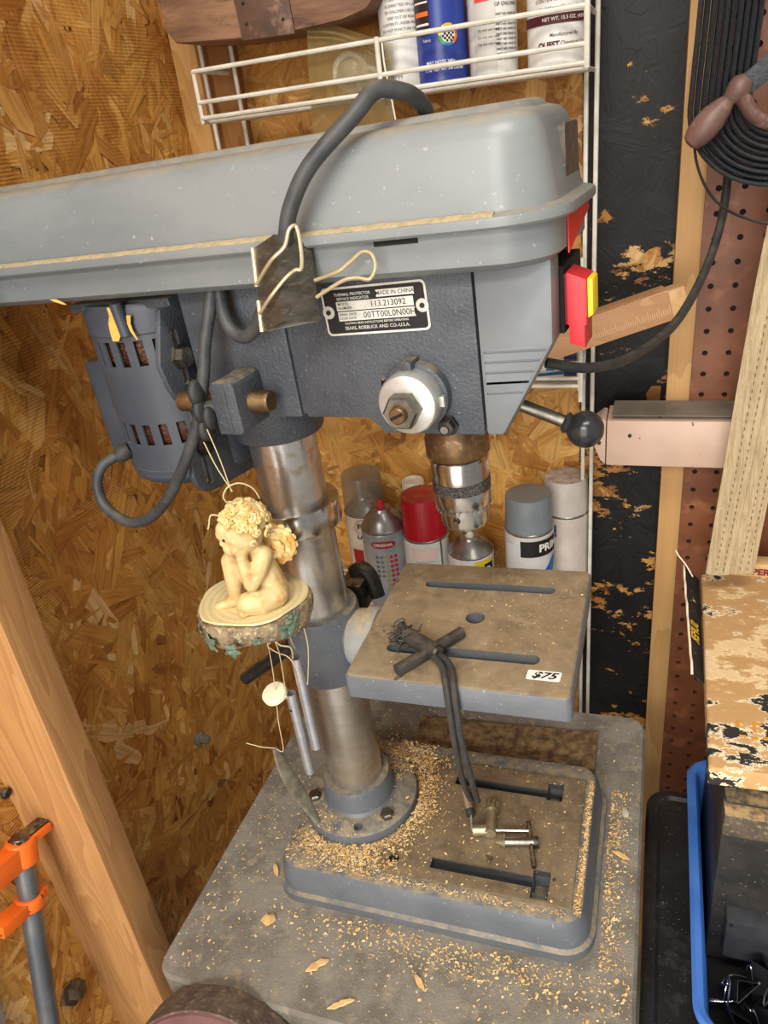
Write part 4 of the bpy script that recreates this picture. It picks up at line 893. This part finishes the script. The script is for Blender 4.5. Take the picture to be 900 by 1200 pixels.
g.build('zip_strip', M_bag, t)
M_glass = mat('clear_glass', (236, 232, 214), rough=.06, alpha=.5, trans=.5)
for x, z, r_ in ((-.318, .755, .020), (-.297, .744, .015)):
    G().lathe((x, .8525, z), (0, -1, 0), [(r_, -.002), (r_, .003), (r_*.9, .005), (r_*.7, .0045), (r_*.6, .002), (r_*.45, .004), (r_*.15, .005)], 32).build('glass_disc', M_glass, t)
# driftwood plank with a metal strap
t = thing('driftwood_plank', (-.40, .9, .80), 'weathered brown plank with a metal strap across the rack top', 'plank')
wd_ = G().prism([(-.522, .845), (-.519, .818), (-.512, .807), (-.498, .8055), (-.44, .801), (-.37, .7985), (-.315, .8005), (-.288, .806), (-.276, .816), (-.272, .85), (-.272, .90), (-.522, .90)], 'xz', .836, .9179)
wd_.build('plank', mat('driftwood', (150, 112, 84), (112, 80, 60), (90, 62, 50), rough=.65, scale=16, stretch=(.5, 1, 2.5), bump=.4, bscale=90), t, bevel=.004)
G().prism([(-.428, .798), (-.367, .796), (-.372, .90), (-.434, .90)], 'xz', .8335, .8362).build('metal_strap', mat('rust_plate', (112, 86, 72), (88, 68, 60), (140, 110, 92), rough=.5, metal=.5, scale=30), t, bevel=.0005)
for x, z in ((-.42, .812), (-.378, .81), (-.42, .83)): G().ball((x, .8333, z), .0018, 8, 6).build('nail_head', M_iron, t)
G().tube([(-.2765, .8405, .778), (-.2755, .8395, .755), (-.272, .8395, .73), (-.268, .840, .69), (-.266, .842, .66)], .0009, 6, 5).build('white_thread', mat('thread_white', (232, 226, 210), rough=.8), label='thin white string hanging from the shelf rail', cat='string')

# ------------------------------------------------------------------ right side: coil, strap, boards
t = thing('strap_coil', (.095, .80, .61), 'black ribbed strap wound in a thick coil at the upper right', 'strap coil')
M_web = mat('black_web', (68, 71, 76), (50, 52, 56), rough=.7, scale=300, bump=.4, bscale=600)
for k in range(10):
    d = .0052*k; pts = []
    ccx, ccz = .094, .684
    for i in range(41):
        s_ = i/40; a = PI+PI*s_
        if i == 0: pts += [V((ccx-.074+d*1.0+.014*q_*q_, .802+.002*(k % 2), ccz+.36-.36*math.sin(PI/2*(1-q_)) if False else ccz+.30*q_)) for q_ in (1.0, .8, .6, .4, .2)]
        pts.append(V((ccx+(.076-d)*math.cos(a), .802+.002*(k % 2), ccz+(.068-d*.95)*math.sin(a))))
    pts += [V((ccx+.076-d, .802, ccz+.30*q_)) for q_ in (.2, .6, 1.0)]
    G().tube(pts, (.00245, .018), 8, 1, flat=(1, 0, 0)).build('strap_layer', M_web, t)
G().tube([(.0835, .778, .7150), (.065, .779, .7005), (.050, .780, .6915)], (.0085, .0022), 8, 4, flat=(-.5, 0, .8)).build('end_strap', M_web, t)
M_leather = mat('brown_rubber', (112, 82, 74), (92, 66, 60), (134, 104, 94), rough=.45, scale=30)
t2 = thing('brown_handle', (.033, .775, .655), 'brown worn handle hanging against the strap coil', 'handle grip')
ax = V((.034, 0, .037)).normalized()
G().lathe((.0195, .777, .657), ax, [(.003, -.002), (.0075, .0), (.0105, .006), (.0122, .016), (.0115, .026), (.0085, .036), (.006, .041), (.0072, .044), (.0095, .050), (.0095, .056), (.006, .061)], 24).build('grip', M_leather, t2)
G().tube([(.053, .777, .694), (.060, .78, .685), (.070, .784, .672), (.085, .79, .664)], lambda q: (.009-.002*q, .006), 12, 5).build('grip_tail', M_leather, t2)
G().tube([(.022, .79, .665), (.026, .785, .64), (.038, .78, .615), (.058, .778, .597), (.092, .78, .584), (.13, .785, .582)], (.0034, .0012), 8, 8, flat=(0, 1, 0)).build('thin_cord', M_black, label='thin black loop of cord hanging below the strap coil', cat='cord')
# beige webbing strap: two layers
t = thing('beige_strap', (.095, .82, .19), 'beige woven webbing strap hanging beside the pegboard', 'strap')
M_beige = mat('beige_web', (206, 184, 146), (180, 156, 118), (218, 200, 166), rough=.8, scale=60, stretch=(6, 1, .4), bump=.8, bscale=500)
def ribbon(l, r_, y, th_, name, n=30, wob=0):
    rings = []
    L1, R1 = smoothpath(l, 8), smoothpath(r_, 8)
    for i, (a, b) in enumerate(zip(L1, R1)):
        rings.append([V((a.x, y(i/len(L1)), a.z)), V((a.x*.7+b.x*.3, y(i/len(L1))-th_*1.3, a.z*.7+b.z*.3)), V((b.x, y(i/len(L1)), b.z)), V((b.x, y(i/len(L1))+th_, b.z)), V((a.x, y(i/len(L1))+th_, a.z))])
    return G().loft(rings).build(name, M_beige, t, smooth=50)
ribbon([V((.108, 0, .72)), V((.091, 0, .558)), V((.083, 0, .44)), V((.076, 0, .313)), V((.069, 0, .19))], [V((.14, 0, .72)), V((.122, 0, .558)), V((.112, 0, .44)), V((.103, 0, .313)), V((.095, 0, .19))], lambda q: .818-.004*q, .0022, 'front_band')
ribbon([V((.138, 0, .72)), V((.12, 0, .558)), V((.111, 0, .44)), V((.101, 0, .313)), V((.093, 0, .19))], [V((.162, 0, .72)), V((.145, 0, .558)), V((.138, 0, .44)), V((.1275, 0, .313)), V((.121, 0, .19))], lambda q: .823-.003*q, .0022, 'rear_band')
stc = G()
for off in (.35, .62, 1.25, 1.5):
    for k in range(62):
        q = k/62; z = .71-.52*q; xl = .108-.0167*min(1, q/.31)-.0225*max(0, q-.31)/.69; xl = .108+(z-.72)*.0735+ (0 if z > .3 else 0)
        w_ = .029; xx = xl+w_*off; yy = .818-.004*q-.0034 if off < 1 else .823-.003*q-.0033
        stc.box(xx-.0004, xx+.0004, yy-.0003, yy+.0006, z-.0016, z+.0016)
stc.build('stitching', mat('stitch_dark', (110, 88, 60), rough=.8), t, smooth=0, kind='stuff')
# pink painted board
t = thing('painted_board', (.05, .9, .30), 'pale pink painted board with rounded end across the right stud', 'board')
M_pink = mat('pink_paint', (206, 177, 158), (194, 165, 146), rough=.4, scale=12, speck=((70, 50, 44), 70))
G().box(-.0505, .26, .866, .9195, .3035, .3615).build('plank', M_pink, t, bevel=.0015)
G().prism([(-.0515, .3615), (-.056, .3625), (-.066, .354), (-.0665, .338), (-.0645, .326), (-.0575, .309), (-.0515, .3035)], 'xz', .867, .91).build('rounded_end', M_pink, t, bevel=.0015)
G().box(-.045, .26, .868, .9195, .3666, .3676).build('grey_edge', mat('grey_edge', (128, 120, 108), (108, 100, 90), rough=.6, scale=20), t, smooth=0)
for x, z in ((-.059, .333), (-.024, .343)): G().cyl((x, .8665, z), (x, .8645, z), .0022, n=10).build('nail_head', M_iron, t)
# wooden bar
t = thing('wooden_bar', (-.05, .85, .45), 'slanting wooden bar with scale marks wedged against the stud', 'wooden bar')
W_bar = wood('bar_wood', (190, 148, 106), (168, 122, 84), 'x', 10)
p, q = V((-.121, .835, .4630)), V((.010, .866, .4985)); dr = (q-p).normalized(); up = V((-dr.z, 0, dr.x)).normalized()
G().bar(p, q, .026, .0335, (0, 0, 1)).build('bar', W_bar, t, bevel=.0008)
G().bar(q, q+dr*.017, .022, .029, (0, 0, 1)).build('end_block', mat('end_grain', (206, 166, 116), (186, 146, 98), rough=.6, scale=80), t, bevel=.0008)
mk = G(); sd = dr.cross(V((0, 0, 1))).normalized(); fu = sd.cross(dr).normalized()
if sd.y > 0: sd = -sd
for k in range(44):
    c_ = p+dr*(.045+k*.0023)+sd*.01315-fu*(.006 if k % 5 else .004); hh = .0028 if k % 5 else .0045
    mk.obox(c_, dr*.0002, sd*.0002, fu*hh)
mk.build('scale_marks', mat('mark_pale', (222, 190, 150), rough=.7), t, smooth=0, kind='stuff')

# ------------------------------------------------------------------ right foreground: tote, bin, boxes
t = thing('storage_tote', (.25, .47, -.72), 'black lidded plastic tote beside the stand', 'tote')
M_tote = mat('tote_black', (46, 45, 44), (34, 33, 33), (60, 58, 54), rough=.4, scale=14, speck=((150, 146, 136), 420), bump=.06)
G().loft(rlevels(.04, .48, .22, .735, .03, [(-.715, .03), (-.13, .0)])).build('tub', M_tote, t)
G().loft(rlevels(.0185, .50, .20, .748, .03, [(-.135, .0), (-.106, .0), (-.102, .003), (-.1005, .008), (-.1005, .013), (-.104, .017), (-.1042, .022)])).build('lid', M_tote, t)
t = thing('blue_bin', (.21, .545, -.104), 'blue plastic bin on the black tote, holding binder clips', 'bin')
M_blue = mat('bin_blue', (76, 126, 208), (62, 110, 192), rough=.35, scale=16)
g = G(); BX0, BX1, BY0, BY1 = .060, .36, .392, .708
def brow(z, d): return [V((a, b, z)) for a, b in rrect(BX0+d, BX1-d, BY0+d, BY1-d, max(.028-d, .004), 8)]
g.loft([brow(-.1038, .018), brow(-.006, .010), brow(-.009, .0005), brow(-.003, -.001), brow(.0005, .0025), brow(-.001, .008), brow(-.006, .0115), brow(-.100, .0195)])
g.build('tub', M_blue, t)
# black case with dusty ledge, inside the bin
t = thing('black_case', (.16, .62, -.09), 'dusty black case standing in the blue bin under the tattered box', 'case')
M_case = mat('case_black', (40, 39, 38), (54, 51, 47), rough=.45, scale=30, speck=((140, 130, 112), 300), dust=.9, dustc=(146, 126, 92))
G().box(.0785, .30, .522, .684, -.09, .137).build('body', M_case, t, bevel=.004)
G().box(.0775, .301, .508, .53, .108, .134).build('ledge', mat('dusty_ledge', (92, 82, 66), (70, 62, 52), (150, 132, 100), rough=.7, scale=60, dust=1), t, bevel=.003)
G().box(.0915, .30, .505, .523, -.058, -.003).build('flap', mat('flap_grey', (62, 64, 70), (50, 51, 56), rough=.35, scale=30), t, bevel=.002)
G().cyl((.0955, .5045, -.008), (.0955, .506, -.008), .0022, n=12).build('rivet', M_dark, t)
# tattered cardboard box
def torn(name, base):
    m = bpy.data.materials.new(name); m.use_nodes = True; N, L = m.node_tree.nodes, m.node_tree.links; b = N['Principled BSDF']; b.inputs['Roughness'].default_value = .85
    g_ = N.new('ShaderNodeNewGeometry'); mp_ = N.new('ShaderNodeMapping'); mp_.inputs['Scale'].default_value = (.75, 1.3, 1); L.new(g_.outputs['Position'], mp_.inputs[0])
    n = N.new('ShaderNodeTexNoise'); n.inputs['Scale'].default_value = 16; n.inputs['Detail'].default_value = 9; n.inputs['Roughness'].default_value = .68; L.new(mp_.outputs[0], n.inputs[0])
    n2 = N.new('ShaderNodeTexNoise'); n2.inputs['Scale'].default_value = 46; n2.inputs['Detail'].default_value = 3; L.new(g_.outputs['Position'], n2.inputs[0])
    sx_ = N.new('ShaderNodeSeparateXYZ'); L.new(g_.outputs['Position'], sx_.inputs[0]); sb_ = N.new('ShaderNodeMath'); sb_.operation = 'SUBTRACT'; L.new(sx_.outputs[1], sb_.inputs[0]); sb_.inputs[1].default_value = .592; ab_ = N.new('ShaderNodeMath'); ab_.operation = 'ABSOLUTE'; L.new(sb_.outputs[0], ab_.inputs[0]); my = N.new('ShaderNodeMapRange'); my.inputs[1].default_value = .01; my.inputs[2].default_value = .085; my.inputs[3].default_value = -.11; my.inputs[4].default_value = .055; L.new(ab_.outputs[0], my.inputs[0])
    an = N.new('ShaderNodeMath'); L.new(n.outputs[0], an.inputs[0]); L.new(my.outputs[0], an.inputs[1])
    r = N.new('ShaderNodeValToRGB'); L.new(an.outputs[0], r.inputs[0]); e = r.color_ramp.elements
    e[0].position = 0; e[0].color = lin((40, 36, 36)); e[1].position = 1; e[1].color = lin(base)
    for p_, c_ in ((.438, (44, 40, 40)), (.444, (250, 236, 204)), (.456, (248, 230, 194)), (.463, (196, 158, 106)), (.56, base), (.600, (208, 172, 118)), (.606, (246, 228, 192)), (.618, (226, 198, 150))):
        q_ = e.new(p_); q_.color = lin(c_)
    L.new(r.outputs[0], b.inputs['Base Color'])
    bp = N.new('ShaderNodeBump'); bp.inputs['Strength'].default_value = .6; bp.inputs['Distance'].default_value = .002; L.new(n.outputs[0], bp.inputs['Height']); L.new(bp.outputs[0], b.inputs['Normal'])
    return m
t = thing('tattered_box', (.16, .69, .138), 'torn tan cardboard box with black remnants on top of the case', 'box')
M_torn = torn('torn_card', (190, 150, 100))
TB = [(.064, .535), (.30, .545), (.30, .875), (.068, .862)]
G().raw([(x, y, z) for z in (.1385, .160) for x, y in TB], [(3, 2, 1, 0), (4, 5, 6, 7), (0, 1, 5, 4), (1, 2, 6, 5), (2, 3, 7, 6), (3, 0, 4, 7)]).build('box', M_torn, t, bevel=.004, seg=3)
M_flapb = mat('card_black_print', (40, 36, 36), (30, 28, 28), rough=.7, speck=((226, 200, 150), 120), scale=30)
g = G(); rt = random.Random(8); vs_ = []
for i in range(15):
    q_ = i/14; y = .862-.20*q_; zt_ = .171-.008*q_+rt.uniform(-.003, .003); lean = .046+.006*q_
    vs_ += [(.0645-.001*q_, y, .150), (lean, y, zt_), (lean+.0016, y, zt_+.0005), (.0665-.001*q_, y, .150)]
g.raw(vs_, [(4*i+a, 4*i+(a+1) % 4, 4*i+4+(a+1) % 4, 4*i+4+a) for i in range(14) for a in range(4)]+[(0, 1, 2, 3), (59, 58, 57, 56)])
g.build('side_flap', M_flapb, t, label='black printed side flap standing up')
ed = G().tube([(vs_[4*i+1][0]+.0008, vs_[4*i+1][1], vs_[4*i+1][2]) for i in range(15)], .0013, 6, 2)
ed.build('torn_edge', mat('torn_white', (246, 232, 202), rough=.9), t)
sf = lambda x, y: (.0578-.0090*(y/.01), .735-x, .1617+.0085*(y/.01))
prints(sf, [('SUPER', .013, 0, .0, 'CENTER')], mat('yellow_print', (220, 180, 50), rough=.6), t, bold=.0004)
G().box(.075, .30, .864, .885, .1385, .1775).build('rear_flap', torn('torn_card_rear', (206, 172, 122)), t, bevel=.003)
prints(lambda x, y: (.128+x, .8635, .166+y), [('SUPER', .012, 0, 0, 'CENTER')], mat('maroon_red', (120, 40, 44), rough=.7), t, bold=.0005)
yl = G()
for k, (x0, x1, y0, y1) in enumerate(((.090, .096, .598, .601), (.090, .0925, .592, .598), (.104, .112, .598, .602), (.1045, .107, .588, .598), (.118, .126, .590, .600), (.092, .098, .580, .583), (.102, .108, .579, .583), (.112, .118, .580, .584))):
    yl.box(x0, x1, y0, y1, .1599, .1604)
yl.build('yellow_print', mat('ochre_print', (206, 150, 56), rough=.7), t, smooth=0)
G().tube([(.057, .84, .168), (.048, .845, .182), (.040, .85, .190), (.036, .852, .197)], .0008, 5, 5).build('torn_thread', MATS['torn_white'], t)
# binder clips in the bin
M_bc = mat('clip_black', (34, 34, 37), (46, 46, 50), rough=.3, metal=.3, scale=30)
M_bw = mat('clip_nickel', (176, 176, 178), rough=.25, metal=1)
rc = random.Random(21)
spots = [(.105, .475, -.055), (.125, .485, -.05), (.15, .47, -.052), (.10, .45, -.062), (.13, .45, -.06), (.16, .44, -.06), (.115, .425, -.07), (.145, .42, -.07)]
for i, (x, y, z) in enumerate(spots):
    e = Euler((rc.uniform(-.8, .8), rc.uniform(-.8, .8), rc.uniform(0, 6.28))).to_matrix()
    clip((x, y, z), e @ V((1, 0, 0)), e @ V((0, 1, 0)), e @ V((0, 0, 1)), .8, (M_bc, M_bw), 'black binder clip with wire handles in the blue bin', group='binder clips in the blue bin',
         spread=[(.016, .003, .008), (.026, -.004, .007), (.036, -.012, .003), (.040, -.014, -.003), (.034, -.011, -.008), (.026, -.004, -.007), (.016, .003, -.008)])
G().box(.082, .33, .414, .69, -.1, -.0935).build('bin_floor_sheet', M_dark, label='dark sheet lying under the binder clips in the bin', cat='floor_sheet')  # near-black sheet covering the bin floor

# ------------------------------------------------------------------ left foreground
t = thing('pipe_clamp', (-.54, .16, -.72), 'grey pipe clamp with orange jaws leaning by the left stud', 'clamp')
M_pipe = mat('galvanised_pipe', (128, 132, 136), (104, 108, 114), rough=.42, metal=.7, scale=30, stretch=(1, 1, .5))
M_or = mat('clamp_orange', (236, 112, 34), (222, 98, 26), rough=.38, scale=20, speck=((96, 60, 40), 90))
P0, P1 = V((-.543, .095, -.715)), V((-.54, .3245, .147)); dv = (P1-P0).normalized()
G().cyl(P0, P1, .0098, n=24).build('pipe', M_pipe, t)
for zt, h_, nm in ((.148, .026, 'head_jaw'), (.0885, .0135, 'sliding_jaw')):
    c_ = P0+dv*((zt-P0.z)/dv.z); sdv = V((0, dv.z, -dv.y))
    g = G().lathe(c_-dv*h_, dv, [(.012, 0), (.0138, .002), (.0138, h_-.002), (.012, h_)], 24)
    if nm == 'head_jaw': g.obox(c_-dv*.004+sdv*.017+V((.002, 0, 0)), sdv*.012, V((.008, 0, 0)), dv*.004)
    else: g.obox(c_-dv*h_*.5+sdv*.011, sdv*.006, V((.007, 0, 0)), dv*h_*.4)
    g.obox(c_-dv*h_*.55-sdv*.022, sdv*.018, V((.009, 0, 0)), dv*h_*.45)
    jw = g.build(nm, M_or, t, bevel=.002, label='orange clamp jaw')
    if nm == 'head_jaw':
        G().cyl(c_, c_+dv*.003, .009, .008, 20).build('pipe_end', M_dull, jw)
        G().obox(c_+dv*.001+sdv*.010, sdv*.018, V((.007, 0, 0)), dv*.001).build('jaw_plate', M_iron, jw)
G().bar((-.567, .09, -.71), (-.567, .235, .04), .012, .05, (0, 1, 0)).build('grey_board', mat('board_grey', (150, 138, 126), (124, 112, 102), rough=.7, scale=20, stretch=(2, 2, .4)), label='grey weathered board standing at the lower left edge', cat='board', bevel=.001)
G().lathe((-.575, .354-.006, .176), (1, 0, 0), [(.002, 0), (.002, .006), (.0052, .0065), (.0055, .009), (.004, .011)], 12).build('screw_head', M_iron, label='dark screw head in the left wall near the stud', cat='screw')
G().lathe((-.575, .322, -.105), (1, .2, .2), [(.017, 0), (.017, .004), (.011, .005), (.011, .013), (.008, .015)], 6).build('rusty_bolt', mat('rust_bolt', (110, 96, 76), (74, 62, 50), rough=.6, metal=.5, scale=80), label='corroded bolt in the left wall low beside the clamp', cat='bolt')
t = thing('wall_plug', (-.575, .625, -.022), 'small grey plastic plug stuck in the left wall', 'plug')
G().lathe((-.575, .625, -.022), (1, -.1, .15), [(.010, 0), (.010, .006), (.006, .008), (.006, .020), (.004, .021)], 8).build('plug', mat('plug_grey', (126, 124, 112), (104, 102, 92), rough=.6, scale=60), t)
# round maroon disc leaning on the stand front
frame(FB)
t = thing('round_disc', (-.375, .265, -.16), 'round maroon wooden disc leaning against the stand front', 'disc')
M_mar = mat('maroon_paint', (112, 76, 76), (98, 64, 66), rough=.45, scale=10, stretch=(3, 1, 1), speck=((200, 186, 176), 60))
wn = V((.12, -.9, .42)).normalized(); wc = V((-.370, .248, -.051))
G().lathe(wc, wn, [(.083, -.040), (.086, -.038), (.086, -.002), (.0845, 0), (.002, .0005)], 56).build('face', M_mar, t)
G().lathe(wc, wn, [(.0855, -.039), (.0872, -.038), (.0872, -.003), (.0862, -.002)], 56).build('rim', mat('wheel_rim', (112, 96, 82), (86, 72, 64), (140, 124, 104), rough=.8, scale=60, bump=.5), t, label='worn unpainted rim')
G().ball(wc+wn*.001+V((-.048, -.03, .028)), V((.010, .006, .003)), 12, 8).build('white_spot', M_white, t)

# ------------------------------------------------------------------ sawdust and chips
M_saw = mat('sawdust', (230, 198, 142), (214, 172, 108), (242, 222, 180), rough=.8, scale=90)
rs = random.Random(5)
sv, sf_ = [], []
def flake(x, y, z, s):
    s *= rs.choice((.4, .45, .5, .55, .65, .75, 1.0)); b = len(sv); a = rs.uniform(0, PI); l, w_ = s*rs.uniform(.6, 1.5), s*rs.uniform(.25, .7); ca, sa = math.cos(a), math.sin(a); tl = rs.uniform(0, .7)*s; k = rs.uniform(-.3, .5)*s
    for i, (p, q) in enumerate(((-l, -w_), (0, -w_*1.2), (l, -w_*.8), (l*.9, w_), (0, w_), (-l, w_*.7))):
        sv.append((x+p*ca-q*sa, y+p*sa+q*ca, z+.0003+(tl*(q/w_+1)*.4)+(k if i in (1, 4) else 0)*.5+abs(k)*.5))
    sf_.append((b, b+1, b+4, b+5)); sf_.append((b+1, b+2, b+3, b+4))
def zat(x, y):
    if -.374 < x < -.046 and .421 < y < .632:
        d = min(x+.374, -.046-x, y-.421, .632-y)
        if math.hypot(x-CX, y-CY) < .064: return .058
        if d < .012: return None
        if -.25 < x < -.066 and .4435 < y < .598:
            if (-.206 < x < -.0885 and (.455 < y < .474 or .563 < y < .581)): return None
            return .046
        return .0437
    return 0
def put(x, y, s, pile=0):
    if not (-.455 < x < -.012 and .324 < y < .75): return
    if math.hypot(x-CX, y-CY) < .04: return
    z = zat(x, y)
    if z is not None: flake(x, y, z+rs.uniform(0, pile), s)
for i in range(1500): put(rs.uniform(-.455, -.012), rs.uniform(.324, .75), rs.uniform(.0006, .0017))
for i in range(1300): put(rs.gauss(-.17, .11), .415-abs(rs.gauss(0, .022)), rs.uniform(.0007, .0022), .001)          # along the base front
for i in range(900): put(-.042+abs(rs.gauss(0, .012)), rs.uniform(.42, .63), rs.uniform(.0007, .0020), .001)           # right of the base
for i in range(500): put(rs.gauss(-.25, .05), .64+abs(rs.gauss(0, .03)), rs.uniform(.0007, .0022), .002)             # behind the base
for i in range(3200):                                                                                             # drift round the column flange
    a = rs.uniform(-2.2, 1.35); r_ = .066+abs(rs.gauss(0, .013)); put(CX+r_*math.cos(a), CY+r_*math.sin(a), rs.uniform(.0006, .0019), .0035)
for i in range(1500): put(rs.gauss(-.262, .020), rs.gauss(.59, .018), rs.uniform(.0006, .0018), .004)
for i in range(800): put(rs.gauss(-.272, .024), rs.gauss(.447, .011), rs.uniform(.0006, .0019), .003)
for i in range(420): put(rs.gauss(-.34, .02), rs.gauss(.46, .02), rs.uniform(.0006, .0019), .001)
for i in range(1100): put(-.060+rs.gauss(0, .0018), rs.uniform(.44, .6), rs.uniform(.0006, .0016), .001)               # channel at the base's right
for i in range(500): put(rs.uniform(-.25, -.07), .438+rs.gauss(0, .002), rs.uniform(.0006, .0014), .0006)
for i in range(450): put(rs.uniform(-.24, -.07), rs.uniform(.45, .6), rs.uniform(.0005, .0011))
for i in range(260): put(rs.gauss(-.43, .02), rs.uniform(.33, .6), rs.uniform(.0006, .0018))
for i in range(420):                                                                                             # on the table
    x, y = rs.uniform(-.235, -.06), rs.uniform(.432, .60)
    if i > 170: x, y = rs.gauss(-.105, .03), rs.gauss(.53, .028)
    if not (-.236 < x < -.06 and .431 < y < .60) or (-.216 < x < -.083 and (.460 < y < .477 or .559 < y < .575)) or math.hypot(x+.148, y-.518) < .01: continue
    flake(x, y, .3132, rs.uniform(.0004, .0011))
G().raw(sv, sf_).build('sawdust', M_saw, label='pale sawdust scattered over the stand and press base', cat='sawdust', kind='stuff', smooth=0, org=(-.2, .5, 0))
M_chip = mat('wood_chip', (230, 196, 138), (212, 168, 104), rough=.7, scale=80)
for (x, y, l, w_, a, lb) in ((-.298, .363, .012, .0042, .75, 'large slanted wood chip on the stand before the base'), (-.262, .335, .013, .0028, .55, 'long wood splinter near the stand front edge'),
                            (-.367, .395, .008, .0065, .2, 'round clump of sawdust at the base corner'), (-.197, .371, .009, .0028, -.75, 'short wood splinter right of the larger chips'), (-.385, .45, .009, .0026, -.9, 'wood splinter on the stand left of the base'),
                            (-.028, .545, .010, .0030, -.35, 'brown splinter on the stand right of the base'), (-.026, .60, .004, .0085, .2, 'grey bent shaving on the stand behind the base corner')):
    ca, sa = math.cos(a), math.sin(a)
    rc2 = random.Random(lb); n_ = 7; rings = []
    for k in range(n_+1):
        q_ = k/n_*2-1; ww = w_*(1-abs(q_)**2.2)*rc2.uniform(.7, 1.15)+.0003; ox = rc2.uniform(-.15, .15)*w_; zz = .0012+.0018*(1-q_*q_)*rc2.uniform(.6, 1)
        rings.append([(x+q_*l*ca-(v_+ox)*sa, y+q_*l*sa+(v_+ox)*ca, zz+h_) for v_, h_ in ((-ww, 0), (ww, 0), (ww*.8, .0011), (-ww*.8, .0013))])
    G().loft(rings).build('wood_chip', M_chip if 'grey' not in lb else mat('grey_chip', (190, 182, 168), rough=.6), label=lb, cat='wood chip', smooth=50)
